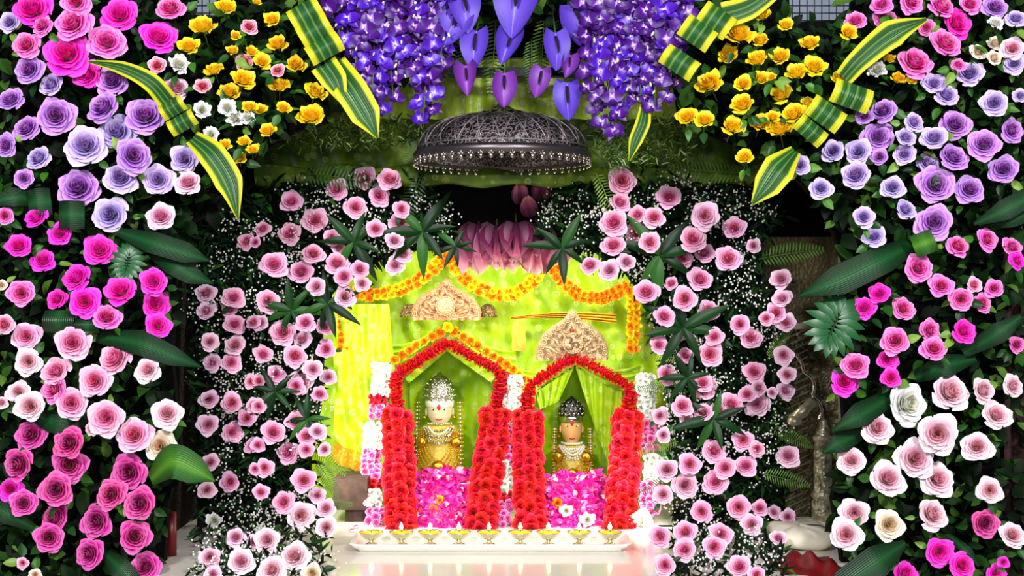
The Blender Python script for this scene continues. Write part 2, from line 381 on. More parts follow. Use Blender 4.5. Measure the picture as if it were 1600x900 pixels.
T[(800, 0)] = [(1065,158,148,'Y'),(1165,185,95,'Y'),(1015,255,112,'Y'),(1145,275,120,'Y'),(925,388,145,'Y'),(1085,390,100,'Y'),(1165,365,95,'Y'),(1080,485,132,'Y'),(820,545,112,'Y'),(905,560,112,'Y'),(1035,590,128,'Y'),
 (1165,575,115,'Y'),(1090,735,100,'Y'),(1172,68,90,'Y'),(520,845,145,'P')]
T[(1200, 0)] = [(85,115,85,'Y'),(195,200,108,'Y'),(55,262,112,'Y'),(130,338,125,'Y'),(220,310,130,'Y'),(15,360,55,'Y'),(60,443,122,'Y'),(120,530,132,'Y'),(55,600,140,'Y'),(380,150,100,'Y'),(610,365,85,'Y'),(675,375,65,'Y'),
 (570,275,62,'Y'),(185,480,75,'Y'),(335,365,95,'Y'),(25,545,75,'Y'),(410,90,110,'K'),(555,85,125,'K'),(530,15,120,'K'),(680,5,130,'K'),(820,25,140,'K'),(950,15,110,'K'),(745,125,90,'K'),(895,105,160,'M'),(840,195,170,'K'),(695,285,175,'K'),
 (895,300,75,'K'),(1070,30,130,'V'),(510,325,100,'W'),(1070,105,85,'W'),(990,240,90,'C'),(1070,200,88,'C'),(1065,270,82,'C'),(1165,80,105,'L'),(1150,225,120,'Q'),(1155,295,115,'L'),(780,385,120,'L'),(840,440,125,'L'),
 (945,340,138,'L'),(1060,480,138,'L'),(1185,445,80,'L'),(690,570,110,'L'),(540,515,130,'V'),(450,545,90,'V'),(520,640,158,'V'),(650,640,105,'L'),(780,640,138,'L'),(880,580,162,'V'),(875,730,155,'V'),(1015,670,165,'V'),
 (1150,610,130,'V'),(640,720,115,'L'),(520,735,85,'V'),(755,765,115,'L'),(305,705,115,'L'),(420,710,132,'L'),(155,775,100,'L'),(410,815,150,'L'),(250,880,120,'L'),(585,875,120,'L'),(790,865,190,'V'),(950,885,150,'V'),(1105,790,150,'V')]
T[(0, 300)] = [(515,105,180,'L'),(755,110,150,'Q'),(20,110,90,'K'),(165,115,122,'M'),(280,195,120,'M'),(85,245,132,'M'),(200,315,128,'M'),(468,268,162,'M'),(352,395,158,'M'),(563,457,158,'M'),(718,418,142,'M'),(730,530,138,'M'),
 (743,625,132,'M'),(263,498,108,'M'),(395,515,158,'M'),(500,582,145,'K'),(100,475,132,'K'),(5,435,60,'C'),(15,620,110,'P'),(120,675,145,'P'),(340,705,178,'P'),(532,775,188,'P'),(130,795,135,'B'),(255,835,155,'P'),(690,830,135,'B'),
 (440,885,165,'P'),(1150,230,95,'P'),(965,470,108,'Q'),(965,555,98,'Q'),(1095,490,118,'P'),(1075,550,85,'P'),(1100,615,108,'P'),(1185,610,75,'P'),(985,700,95,'Q'),(1100,715,112,'Q'),(990,800,95,'Q'),(1085,800,108,'P'),(1180,890,80,'P')]
T[(400, 300)] = [(165,40,118,'P'),(275,130,135,'P'),(155,190,122,'P'),(30,170,82,'P'),(-5,235,60,'P'),(470,70,118,'P'),(580,18,112,'P'),(685,80,90,'P'),(675,140,112,'P'),(562,170,100,'P'),(650,225,95,'Q'),(718,220,80,'P'),(355,215,90,'P'),
 (390,262,80,'Q'),(270,285,112,'P'),(380,330,122,'P'),(490,360,95,'P'),(410,395,102,'P'),(85,335,138,'P'),(210,370,128,'P'),(280,440,102,'Q'),(500,430,85,'Q'),(420,490,112,'Q'),(650,340,102,'Q'),(690,290,92,'Q'),(60,510,118,'P'),
 (20,610,85,'Q'),(125,655,132,'P'),(230,610,102,'P'),(325,630,95,'P'),(215,690,98,'Q'),(325,735,102,'P'),(35,760,98,'P'),(185,765,118,'P'),(95,855,92,'P'),(270,830,102,'Q'),(340,865,85,'Q'),(210,885,122,'Q'),(10,885,75,'P')]
T[(800, 300)] = [(510,45,108,'P'),(738,20,125,'P'),(475,140,142,'P'),(585,105,98,'P'),(665,115,112,'P'),(585,190,118,'P'),(650,235,112,'P'),(475,245,122,'P'),(905,110,150,'Q'),(1040,165,122,'P'),(850,215,138,'P'),(900,280,112,'P'),
 (800,310,112,'P'),(1015,310,132,'P'),(1130,250,75,'Q'),(885,405,132,'P'),(745,425,75,'P'),(630,465,132,'P'),(805,500,128,'P'),(540,325,98,'Q'),(365,340,98,'P'),(455,365,112,'Q'),(920,555,112,'P'),(715,580,112,'P'),(800,650,108,'P'),
 (945,675,98,'P'),(690,715,92,'P'),(930,760,132,'P'),(815,765,88,'P'),(725,855,102,'P'),(1065,620,102,'P'),(1120,680,112,'P'),(1135,840,118,'P'),(1190,590,75,'P'),(895,890,105,'P')]
T[(1200, 300)] = [(60,405,108,'Q'),(65,495,102,'Q'),(35,565,112,'P'),(85,610,102,'Q'),(75,765,102,'Q'),(90,855,90,'Q'),(650,80,112,'L'),(780,140,182,'V'),(450,115,112,'L'),(495,205,122,'L'),(895,250,118,'K'),(1035,220,118,'K'),(1150,255,105,'K'),
 (1175,320,95,'M'),(710,355,148,'K'),(815,435,128,'K'),(970,435,85,'P'),(1060,450,95,'K'),(905,500,118,'K'),(1010,520,105,'K'),(520,475,108,'M'),(450,540,118,'M'),(640,545,122,'K'),(925,650,128,'M'),(765,650,118,'K'),(595,695,142,'K'),
 (780,730,132,'K'),(565,785,112,'M'),(410,805,142,'K'),(575,870,98,'M'),(360,890,142,'M'),(1170,715,85,'K')]
T[(0, 600)] = [(5,85,70,'B'),(85,35,115,'B'),(140,105,148,'B'),(245,25,150,'K'),(335,90,162,'P'),(495,155,182,'P'),(430,205,85,'B'),(625,235,178,'P'),(785,135,158,'B'),(750,290,162,'C'),(140,235,165,'D'),(320,275,162,'D'),
 (80,375,168,'D'),(325,380,178,'D'),(260,495,168,'D'),(45,490,120,'M'),(110,560,135,'D'),(250,625,155,'D'),(230,720,150,'D'),(445,645,172,'D'),(600,415,182,'D'),(515,515,155,'D'),(650,560,172,'D'),(410,795,155,'D'),(635,715,168,'D'),
 (675,855,162,'D'),(165,895,65,'C'),(105,840,60,'P'),(980,70,98,'Q'),(1085,85,108,'P'),(1185,100,78,'P'),(1155,160,92,'P'),(975,190,112,'Q'),(1090,225,108,'P'),(1180,285,85,'P'),(985,365,92,'Q'),(1075,460,102,'P'),(970,495,92,'Q'),
 (1195,400,65,'P'),(1000,640,85,'W'),(1105,715,98,'Q'),(1190,740,75,'Q'),(985,815,108,'Q'),(1130,830,138,'B'),(1000,890,85,'Q')]
T[(400, 600)] = [(10,105,75,'P'),(185,173,105,'P'),(85,225,122,'P'),(10,285,75,'P'),(235,240,102,'P'),(290,220,92,'Q'),(235,310,80,'P'),(145,320,118,'P'),(320,305,72,'Q'),(40,395,95,'P'),(225,448,128,'P'),(25,505,85,'P'),(125,550,118,'P'),
 (290,520,88,'Q'),(325,580,98,'Q'),(215,615,148,'B'),(330,670,108,'B'),(50,730,132,'B'),(180,805,152,'B'),(70,870,152,'B'),(260,890,112,'C'),(300,45,85,'P'),(185,10,92,'P')]
T[(800, 600)] = [(905,15,122,'P'),(800,100,112,'P'),(895,130,100,'P'),(970,125,80,'P'),(1030,90,122,'P'),(1100,45,92,'P'),(1160,20,85,'Q'),(1150,95,132,'Q'),(695,150,88,'Q'),(820,165,72,'Q'),(710,240,78,'Q'),(950,310,122,'P'),(1085,265,112,'P'),
 (1150,305,82,'P'),(835,375,112,'P'),(725,400,118,'Q'),(995,390,112,'P'),(1095,380,112,'P'),(950,455,132,'P'),(815,475,132,'Q'),(705,515,105,'Q'),(885,600,112,'P'),(1060,580,122,'P'),(1160,580,85,'P'),(1120,655,112,'Q'),(810,690,122,'P'),
 (690,715,112,'P'),(980,705,118,'P'),(805,775,122,'P'),(950,765,122,'P'),(715,850,112,'P'),(1065,855,118,'P'),(1150,895,90,'P')]
T[(1200, 600)] = [(85,30,92,'Q'),(20,40,60,'Q'),(95,335,118,'Q'),(30,600,75,'Q'),(95,625,82,'Q'),(50,720,82,'Q'),(860,35,205,'B'),(1015,30,132,'B'),(1155,10,115,'B'),(660,95,215,'W'),(515,205,165,'B'),(795,235,205,'B'),(1075,140,155,'B'),
 (980,290,155,'B'),(695,350,205,'B'),(565,440,182,'B'),(800,445,182,'B'),(390,355,145,'B'),(1040,500,128,'B'),(405,605,152,'B'),(570,660,152,'C'),(365,705,165,'B'),(775,610,162,'B'),(1150,705,132,'B'),(1020,655,142,'D'),(805,790,145,'M'),
 (915,850,128,'M'),(650,890,132,'M'),(1105,835,60,'M'),(1070,890,95,'M')]
KN = {'M': 'magenta_rose', 'K': 'magenta_rose', 'D': 'magenta_rose', 'V': 'lavender_rose', 'L': 'lavender_rose', 'P': 'pink_rose', 'Q': 'pink_rose', 'B': 'blush_rose', 'C': 'cream_rose', 'Y': 'yellow_rose', 'W': 'white_rose', 'T': 'bicolour_rose'}
BANDS = [(-50,50,'along the top edge'),(50,115,'level with the anthuriums'),(115,185,'level with the orchid tips'),(185,262,'level with the metal umbrella'),(262,330,'just below umbrella height'),(330,395,'level with the lotus petals'),
 (395,455,'level with the marigold swags'),(455,515,'level with left carved plaque'),(515,575,'level with the garland peaks'),(575,635,'level with the statue crowns'),(635,690,'level with the statue faces'),(690,740,'level with the gold necklaces'),
 (740,800,'level with the petal heaps'),(800,845,'level with the oil lamps'),(845,960,'lower than the lamp tray')]
ORD = ['', 'second', 'third', 'fourth', 'fifth', 'sixth', 'seventh', 'eighth', 'ninth', 'tenth', 'eleventh', 'twelfth']
def rank_label(i, n):
    if n == 1: return 'the only one there'
    if i == 0: return 'leftmost'
    if i == n-1: return 'rightmost'
    return ORD[i]+' from left'
flowers = []
for (tx, ty), L_ in T.items():
    for (x, y, w, c) in L_:
        px, py, wp = tx+x/3, ty+y/3, w/3
        if c in 'PQBWC' and 298 < px < 545 and py > 370: wall = 'on left inner arch'
        elif c in 'PQ' and 370 < px < 660 and py > 265: wall = 'on left inner arch'
        elif c in 'PQBWC' and 900 < px < 1245 and py > 265: wall = 'on right inner arch'
        else: wall = 'on left outer wall' if px < 800 else 'on right outer wall'
        bi = [k for k, bb in enumerate(BANDS) if bb[0] <= py < bb[1]][0]
        flowers.append(dict(px=px, py=py, w=wp, c=c, wall=wall, band=bi))
grp = {}
for f in flowers: grp.setdefault((f['wall'], f['band'], f['c']), []).append(f)
for k, L_ in grp.items():
    L_.sort(key=lambda f: f['px'])
    for i, f in enumerate(L_):
        f['label'] = '%s rose %s %s, %s' % (CN[f['c']], f['wall'], BANDS[f['band']][2], rank_label(i, len(L_)))
random.seed(21)
def make_rose(f, idx):
    inner = 'inner' in f['wall']; c = f['c']
    Y = min(U(3.40, 3.50), ytab(f['py']+f['w']*.42+(10 if f['py'] > 780 else 0))) if inner else U(2.96, 3.03)
    lean = 0
    if f['wall'] == 'on left outer wall' and f['px'] > 180: lean = .25
    if f['wall'] == 'on right outer wall' and f['px'] < 1400: lean = -.25
    if inner: lean = .12 if f['px'] < 800 else -.12
    cen = Vector((lean+U(-.38, .38), -1, U(.05, .62)))
    if c == 'Y': cen = Vector((lean+U(-.35, .35), -1, U(.45, 1.0)))
    q = face_quat(cen, U(0, 6.28))
    r = S(f['w'], Y)*.5*.98
    if c == 'Y': A, B_ = CUPO, CUPH
    elif c == 'W' and f['w'] < 60: A, B_ = RUFO, RUFH
    else: A, B_ = OUTER, HEART
    k = random.randrange(len(A))
    sz = U(.9, 1.15)
    if c == 'Y': sz = 1.0
    o = ob(KN[c], A[k], None, W(f['px'], f['py'], Y)-(q @ Vector((0, 0, .25*r))), q, (r, r, r*sz), PM[c])
    tag(o, f['label'], KN[c].replace('_', ' '), '%s roses %s' % (CN[c], f['wall']))
    ob('heart', B_[k], o, mat=PM[c])
    ob('stem', STEM, o)
    nl = random.choice((0, 1, 1)) if inner else random.choice((1, 2, 2, 3, 3))
    for _ in range(nl):
        a = U(0, 6.28); Ls = U(.7, 1.15)*(.030/r if not inner else .022/r)
        # leaf frame: lies roughly in the plane of the bloom, pointing outward
        m = Matrix.Rotation(a, 4, 'Z') @ Matrix.Translation((0, U(.55, .95), U(-.95, -.45))) @ Matrix.Rotation(U(-.5, .4), 4, 'X') @ Matrix.Rotation(U(-.6, .6), 4, 'Y') @ Matrix.Diagonal((Ls*1.15, Ls*1.15, Ls, 1))
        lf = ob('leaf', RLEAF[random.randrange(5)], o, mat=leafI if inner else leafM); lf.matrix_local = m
for i, f in enumerate(flowers): make_rose(f, i)

# ------------------------------------------------------------------ baby's breath
def breath(P, n, lab, rmin=.0022, rmax=.0036):
    b = MB()
    for _ in range(n):
        x, y = rpoly(P); Yc = min(U(3.46, 3.55), ytab(y+16))
        for _ in range(random.randrange(10, 26)):
            b.ball(W(x+random.gauss(0, 11), y+random.gauss(0, 9), Yc+U(-.03, .03)), U(rmin, rmax), 5, 3)
    o = ob('babys_breath', b.mesh('babys_breath', [whiteM])); tag(o, lab, 'flowers', kind='stuff')
breath(LI, 190, 'tiny white filler blossoms misted over the left inner arch')
breath(RI, 190, 'tiny white filler blossoms misted over the right inner arch')

# ------------------------------------------------------------------ leaves: blades, variegated leaves, ferns, rosettes, monstera
def catmull(P, n):
    out = []; P = [Vector(p) for p in P]
    Q = [P[0]*2-P[1]]+P+[P[-1]*2-P[-2]]
    for i in range(1, len(Q)-2):
        for k in range(n):
            t = k/n; a, b_, c, d = Q[i-1], Q[i], Q[i+1], Q[i+2]
            out.append(.5*((2*b_)+(c-a)*t+(2*a-5*b_+4*c-d)*t*t+(3*b_-a-3*c+d)*t**3))
    out.append(P[-1]); return out
def ribbon_mesh(name, pts, widths, mat, fold=.18, face=(0, -1, .25), thick=.0012, tip=True):
    """leaf blade along a 3-D path, midrib folded in, given a real thickness by a second skin"""
    C_ = catmull(pts, 6); n = len(C_); b = MB(); fc = Vector(face).normalized()
    def wid(t):
        k = t*(len(widths)-1); i = min(int(k), len(widths)-2); return widths[i]+(widths[i+1]-widths[i])*(k-i)
    def fn_(off):
        def fn(a, v):
            i = min(n-1, int(round(v*(n-1)))); p = C_[i]; t = (C_[min(i+1, n-1)]-C_[max(i-1, 0)]).normalized()
            s = t.cross(fc); s.normalize(); nn = s.cross(t)
            if nn.dot(fc) < 0: nn = -nn
            u = a*2-1; w = wid(v)*.5
            return p+s*(u*w)+nn*((abs(u)**.8-.5)*fold*w*2-.35*u*u*fold*w*2+off), (a, v)
        return fn
    for off, fl in ((0, False), (-thick, True)):
        g = fn_(off)
        b.grid(lambda a, v: g(a*.5, v), 4, n-1, flip=fl); b.grid(lambda a, v: g(.5+a*.5, v), 4, n-1, flip=fl)   # halves meet at a crisp midrib
    return b.mesh(name, [mat])
def blade(pts, w, Y, lab, mat=None, face=(0, -1, .3), group='long dark blade leaves'):
    P = [W(x, y, Y+(dy if len(q) > 2 else 0)) for q in pts for (x, y, dy) in [(q[0], q[1], q[2] if len(q) > 2 else 0)]]
    o = ob('blade_leaf', ribbon_mesh('blade_leaf', P, [S(k, Y) for k in w], mat or bladeM, .12, face)); tag(o, lab, 'leaf', group); return o
BL = [
 ([(185,362,.04),(235,378),(290,395),(328,408)],[14,36,34,2],2.98,'upper of two dark blade leaves pointing right from left wall',0),
 ([(235,395,.04),(270,412),(300,430),(334,443)],[12,36,30,2],3.0,'lower of two dark blade leaves pointing right from left wall',0),
 ([(-20,318),(20,308),(55,312,.04)],[10,34,20],2.98,'dark blade leaf at left edge below the lavender roses',0),
 ([(150,525,.05),(215,535),(268,556),(316,574)],[20,40,32,2],2.98,'long dark blade leaf beside the peach-edged blush rose, left wall',0),
 ([(235,750,.05),(268,722),(305,735),(336,752)],[20,58,44,2],2.96,'broad lit green blade leaf pointing at the left inner arch',1),
 ([(-20,790),(15,805),(58,828,.04)],[26,30,10],2.97,'dark glossy blade leaf at lower left edge',0),
 ([(160,862,.05),(185,885),(215,920)],[10,34,30],2.97,'dark blade leaf rising from bottom edge under deep magenta roses',0),
 ([(40,645,.04),(90,658),(140,650,.04)],[10,42,30],3.02,'dark blade leaf behind deep magenta roses, left wall',0),
 ([(1425,382,.06),(1380,405),(1310,438),(1250,462)],[24,46,48,6],2.98,'largest dark blade leaf pointing left toward silver throne',0),
 ([(1620,300),(1570,328),(1522,350,.04)],[30,34,6],2.97,'upper dark blade leaf at right edge under violet roses',0),
 ([(1620,325),(1580,345),(1530,352,.05)],[26,22,4],3.0,'lower dark blade leaf at right edge under violet roses',0),
 ([(1596,494),(1560,520),(1505,552,.06)],[10,34,16],2.97,'ridged dark blade leaf pointing up at right edge',0),
 ([(1430,590,.06),(1475,572),(1525,560,.03)],[16,40,12],3.01,'dark blade leaf above the big blush roses, right wall',0),
 ([(1395,618,.06),(1345,648),(1300,674)],[24,40,4],2.98,'upper dark blade leaf beside the silver throne post',0),
 ([(1350,672,.05),(1315,690),(1285,708)],[20,36,4],3.0,'lower dark blade leaf beside the silver throne post',0),
 ([(1415,848,.05),(1372,876),(1318,915)],[10,50,46],2.95,'broad dark blade leaf at bottom of right wall',0),
 ([(1480,835,.05),(1510,860),(1530,885)],[8,18,4],3.0,'narrow dark blade leaf near lower right magenta roses',0)]
for pts, w, Y, lab, m in BL: blade(pts, w, Y, lab, blade2M if m else bladeM)
def fold_mesh(Lp, wp, Y, bulge, mat):
    """one forward-bulging fold of a ribbon leaf, local: length along y, width along x, bulge +z"""
    b = MB(); L_ = S(Lp, Y); w = S(wp, Y)
    for off, fl in ((0, False), (-.0012, True)):
        b.grid(lambda a, v: (((a-.5)*w, (v-.5)*L_, bulge*math.sin(math.pi*v)*1.0+off), (a, v)), 8, 8, flip=fl)
    return b.mesh('leaf_fold', [mat])
def folded_leaf(lab, folds, tips, Y=2.95, mat=None, nm='striped_leaf', group='yellow-edged striped leaves'):
    o = ob(nm, None, None, W(folds[0][0], folds[0][1], Y) if folds else W(*tips[0][0][0][:2], Y)); tag(o, lab, 'leaf', group)
    base = o.location.copy()
    for k, (x, y, L_, w, ang) in enumerate(folds):
        d = Vector((math.cos(math.radians(ang)), 0, -math.sin(math.radians(ang))))   # length direction on the picture plane
        n = Vector((U(-.1, .1), -1, U(0, .25))).normalized(); xx = d.cross(n).normalized(); n = xx.cross(d)
        M_ = Matrix((xx, d, n)).transposed().to_4x4()
        f = ob('leaf_fold', fold_mesh(L_, w, Y, .018, mat or varM), o); M_.translation = W(x, y, Y-.004*k)-base; f.matrix_local = M_
    for pts, w in tips:
        P = [W(q[0], q[1], Y+(q[2] if len(q) > 2 else 0))-base for q in pts]
        ob('leaf_blade', ribbon_mesh('leaf_blade', P, [S(k, Y) for k in w], mat or varM, .16), o)
folded_leaf('striped yellow-edged leaf arching between magenta and yellow roses, left wall', [(270,168,26,40,60),(285,192,26,44,60)],
            [([(138,96),(190,106),(235,128),(262,158,.03)],[4,22,30,32]),([(300,215,.03),(330,240),(358,285),(372,342)],[26,44,44,3])])
folded_leaf('striped yellow-edged leaf folded thrice beside left orchids', [(478,22,36,52,60),(492,48,34,52,60),(507,76,32,56,60)],
            [([(505,100,.01),(522,125),(535,156)],[44,42,14]),([(520,100,.03),(548,140),(572,180),(590,216)],[44,52,48,3])], 2.94)
folded_leaf('striped yellow-edged leaf folded thrice beside right orchids', [(1118,32,40,54,125),(1090,52,38,54,125),(1062,98,34,58,125)],
            [([(1130,25,.02),(1170,12),(1210,-14)],[46,40,26])], 2.94)
folded_leaf('striped yellow-edged leaf reaching toward top right roses with three folds', [(1330,150,38,62,110),(1290,178,36,58,125),(1266,204,28,52,130)],
            [([(1318,122,.02),(1345,92),(1395,52),(1448,30)],[30,36,46,6]),([(1243,235,.04),(1218,262),(1198,290),(1176,318)],[20,52,44,6])], 2.94)
folded_leaf('thin striped leaf hanging under the right orchids', [], [([(1008,160,.02),(1005,190),(993,220),(983,252)],[14,24,22,2])], 3.0)
folded_leaf('dark looped blade leaf beside violet roses at left edge', [(62,318,36,44,-10),(112,336,40,44,0)], [], 2.99, bladeM, 'looped_leaf', 'looped dark leaves')
folded_leaf('dark looped blade leaf under the left wall magenta roses', [(95,502,34,50,90),(138,508,26,36,90)], [], 2.99, bladeM, 'looped_leaf', 'looped dark leaves')
folded_leaf('dark looped blade leaf above the right wall rose-pink roses', [(1444,380,36,36,-20)], [], 2.97, blade2M, 'looped_leaf', 'looped dark leaves')

def fern_mesh(seed, curl=.35, n=19, fl=.21):
    rnd = random.Random(seed); b = MB()
    pts = [Vector((curl*.3*t*t, t, -.25*curl*t*t)) for t in [k/10 for k in range(11)]]
    b.tube(pts, [.012*(1-t/12) for t in range(11)], 5)
    for k in range(n):
        t = .06+.92*k/n; i = t*10; p = pts[int(i)].lerp(pts[min(10, int(i)+1)], i-int(i))
        L_ = fl*math.sin(math.pi*(.12+.86*t))**.8*(1-.25*t)
        for sg in (-1, 1):
            d = Vector((sg, .38, -.12+rnd.uniform(-.1, .1))); leaf_pts(b, p, d, Vector((0, 0, 1)), L_, .026, .5, .1)
    return b.mesh('fern_frond', [fernM])
FERN = [fern_mesh(s, c) for s, c in ((1, .2), (2, .6), (3, -.4))]
def fern(x, y, ang, Lp, Y, lab, k=0, up=.0):
    d = Vector((math.cos(math.radians(ang)), U(-.15, .05), -math.sin(math.radians(ang)))).normalized(); n = Vector((U(-.2, .2), -1, up+.15))
    xx = d.cross(n).normalized(); n = xx.cross(d); M_ = Matrix((xx, d, n)).transposed().to_4x4() @ Matrix.Scale(S(Lp, Y), 4); M_.translation = W(x, y, Y)
    o = ob('fern_frond', FERN[k]); o.matrix_world = M_; tag(o, lab, 'fern', 'fern fronds')
FN = [(700,25,100,150,3.2,'fern frond hanging behind the leftmost heart-shaped anthurium',0),(735,20,95,110,3.24,'fern frond hanging behind the second anthurium from left',0),(775,25,92,125,3.24,'fern frond hanging left of the largest anthurium',0),
 (850,20,90,110,3.24,'fern frond hanging right of the largest anthurium',0),(875,15,80,100,3.22,'fern frond hanging beside the drooping right anthurium',1),(830,60,88,90,3.26,'fern frond hanging beneath the largest anthurium',0),
 (1185,405,-12,110,3.5,'lone fern frond reaching right toward the silver throne',0),(480,700,25,75,3.5,'fern frond right of left arch roses above the stone foot',1),(495,720,55,70,3.5,'fern frond drooping at left arch beside the cloth border',0),
 (500,790,-5,55,3.48,'short lit fern frond left of the stone foot',0),(470,880,-15,75,3.3,'lit fern frond at bottom of left inner arch',1),(480,860,25,60,3.34,'drooping fern frond at bottom of left inner arch',0),
 (1060,900,-160,75,3.3,'fern frond arching left at bottom of right inner arch',1),(1110,915,-110,50,3.38,'upright fern frond at bottom of right inner arch',0),(1200,905,-20,55,3.38,'fern frond by the red cloth at bottom right',0),
 (1060,560,-170,70,3.52,'lit fern frond beside the bright cloth edge, right arch',0),(1060,600,165,65,3.52,'lower lit fern frond beside the bright cloth edge',1),(1060,690,170,70,3.5,'lit fern frond beside right pink garland tassel',2),
 (1060,740,150,70,3.5,'lit fern frond beside the lower right pink garland tassel',0),(1160,270,-178,120,3.48,'fern frond lying on the green cloth roll, right',0),(470,270,5,120,3.48,'fern frond lying on the green cloth roll, left',0),
 (1200,560,-60,60,3.5,'yellowish fern frond over the silver throne panel, upper',1),(1205,670,20,75,3.5,'yellowish fern frond over the silver throne panel, middle',0),(1190,740,10,80,3.5,'yellowish fern frond over the silver throne panel, lower',0),
 (660,270,110,110,3.5,'fern frond under the umbrella rim at left',1),(930,270,60,100,3.5,'fern frond under the umbrella rim at right',1),(620,190,75,70,3.42,'small fern frond on the dark cloth left of umbrella',0),(980,200,100,80,3.42,'small fern frond on the dark cloth right of umbrella',1)]
for a in FN: fern(*a)

def lance_mesh(seed):
    rnd = random.Random(seed); b = MB(); bend = rnd.uniform(.2, .5)
    def fn(a, v):
        u = a*2-1; w = .13*math.sin(math.pi*v**.8)**.9 if 0 < v < 1 else 0
        return (u*w, v, .35*abs(u)*w-bend*v*v), (a, v)
    b.grid(fn, 4, 8); return b.mesh('leaf', [leafI])
LANCE = [lance_mesh(s) for s in range(3)]
RS = [(552,378,62,'rosette of lance leaves among left arch roses, topmost'),(660,362,66,'dark rosette of lance leaves left of the lotus petals'),(712,385,40,'small lance leaf rosette over the marigold swag peak'),(878,388,60,'dark rosette of lance leaves right of the lotus petals'),
 (1030,400,72,'rosette of lance leaves between right arch roses, topmost'),(1068,512,70,'rosette of lance leaves level with the right carved plaque'),(1115,655,62,'rosette of lance leaves level with the statue faces, right arch'),(512,475,60,'rosette of lance leaves level with left carved plaque'),
 (455,485,52,'rosette of lance leaves among left arch roses, middle'),(430,612,48,'rosette of lance leaves level with statue crowns, left arch'),(1075,590,46,'rosette of lance leaves beside the bright right cloth edge'),(480,655,40,'lance leaf rosette beside the left cloth drape')]
for (x, y, Lp, lab) in RS:
    Y = 3.44; o = ob('leaf_rosette', None, None, W(x, y, Y)); tag(o, lab, 'leaves', 'lance leaf rosettes'); a0 = U(0, 6)
    for k in range(7):
        a = a0+k*6.283/7+U(-.3, .3); d = Vector((math.cos(a), U(-.5, -.1), math.sin(a))).normalized(); n = Vector((0, -1, .4)); xx = d.cross(n).normalized(); n = xx.cross(d)
        lf = ob('leaf', LANCE[k % 3], o); lf.matrix_local = Matrix((xx, d, n)).transposed().to_4x4() @ Matrix.Scale(S(Lp*U(.7, 1.1), Y), 4)
def monstera(x, y, wp, Y, lab, rot):
    b = MB(); nn = 9; w = S(wp, Y)*.5
    for sg in (-1, 1):
        for k in range(nn):
            t = k/(nn-1); a = math.radians(18+t*140)
            p = Vector((0, -.1+1.1*(1-t)-.4, 0)); d = Vector((sg*math.sin(a), math.cos(a), -.15)); leaf_pts(b, p*w, d, Vector((0, 0, 1)), w*(.75+.35*math.sin(math.pi*t)), w*.36, .5, .15)
    b.tube([(0, -1.2*w, -.2*w), (0, -.4*w, 0), (0, .7*w, .02*w)], .02*w+.001, 5)
    o = ob('monstera_leaf', b.mesh('monstera_leaf', [bladeM]), None, W(x, y, Y), face_quat((.1, -1, .35), rot)); tag(o, lab, 'leaf')
monstera(1305, 505, 90, 3.0, 'glossy split monstera leaf in front of the silver throne', 2.6)
monstera(200, 408, 56, 3.0, 'small dark split leaf under the two blade leaves, left wall', 3.0)

# ------------------------------------------------------------------ orchids
def orchid_mesh(seed):
    rnd = random.Random(seed); b = MB()
    def tepal(ang, L_, w, lift):
        ca, sa = math.cos(ang), math.sin(ang)
        def fn(a, v):
            u = a*2-1; ww = w*math.sin(math.pi*(.06+.94*v)**.8)**.7 if v < 1 else 0
            x = u*ww; y = .06+L_*v; z = lift*v-.35*v*v+.15*abs(u)*ww
            return (x*ca-y*sa, x*sa+y*ca, z), (v, u*.5+.5)
        b.grid(fn, 4, 5)
    for a in (90, -90): tepal(math.radians(a+rnd.uniform(-12, 12)), 1.0, .46, .28)
    for a in (0, 128, 232): tepal(math.radians(a+rnd.uniform(-8, 8)), .95, .27, .1)
    def lip(a, v):
        u = a*2-1; ww = .30*math.sin(math.pi*(.1+.85*v)); return (u*ww, -.10-.55*v, .32+.15*math.sin(v*3)-.3*v+.25*u*u*ww), (.25+.6*v, a)
    b.grid(lip, 4, 4)
    b.ball((0, .02, .22), .11, 6, 4, uv=(0, 0))
    return b
orchM = ramp_uv('orchid_petal', [(0, (.92, .88, .95)), (.12, (.70, .50, .86)), (.22, (.32, .04, .56)), (.7, (.22, .01, .40)), (.95, (.24, .02, .42)), (1, (.36, .12, .54))], .4)
orch2M = ramp_uv('orchid_petal_bright', [(0, (.92, .88, .97)), (.16, (.55, .36, .92)), (.30, (.30, .05, .74)), (.8, (.24, .02, .58)), (1, (.32, .08, .64))], .4)
budM = plain('cream_bud', (.82, .84, .66), .5)
ORCH = [orchid_mesh(s).mesh('blossom', [orchM]) for s in range(4)]
bb_ = MB(); bb_.ball((0, 0, 0), .5, 6, 5, sc=(.6, .6, 1.2)); BUD = bb_.mesh('bud', [budM])
SPR = [(528,-25,62,'leftmost purple orchid spray beside the folded striped leaf'),(556,-30,120,'second purple orchid spray from left, ending above green cloth'),(584,-30,170,'third purple orchid spray from left, hanging lowest of the left bunch'),(612,-30,150,'fourth purple orchid spray from left in the left bunch'),
 (640,-30,120,'fifth purple orchid spray from left in the left bunch'),(662,-30,185,'sixth purple orchid spray from left beside the first hanging anthurium'),(688,-30,100,'purple orchid spray next to the upper left anthurium'),
 (925,-30,150,'purple orchid spray next to the right drooping anthurium'),(950,-30,205,'second purple orchid spray of the right bunch, hanging lowest'),(975,-30,165,'third purple orchid spray of the right bunch'),(1000,-30,150,'fourth purple orchid spray of the right bunch'),
 (1025,-30,165,'fifth purple orchid spray of the right bunch'),(1048,-30,130,'sixth purple orchid spray of the right bunch'),(1070,-30,60,'rightmost purple orchid spray beside the folded striped leaf')]
random.seed(5)
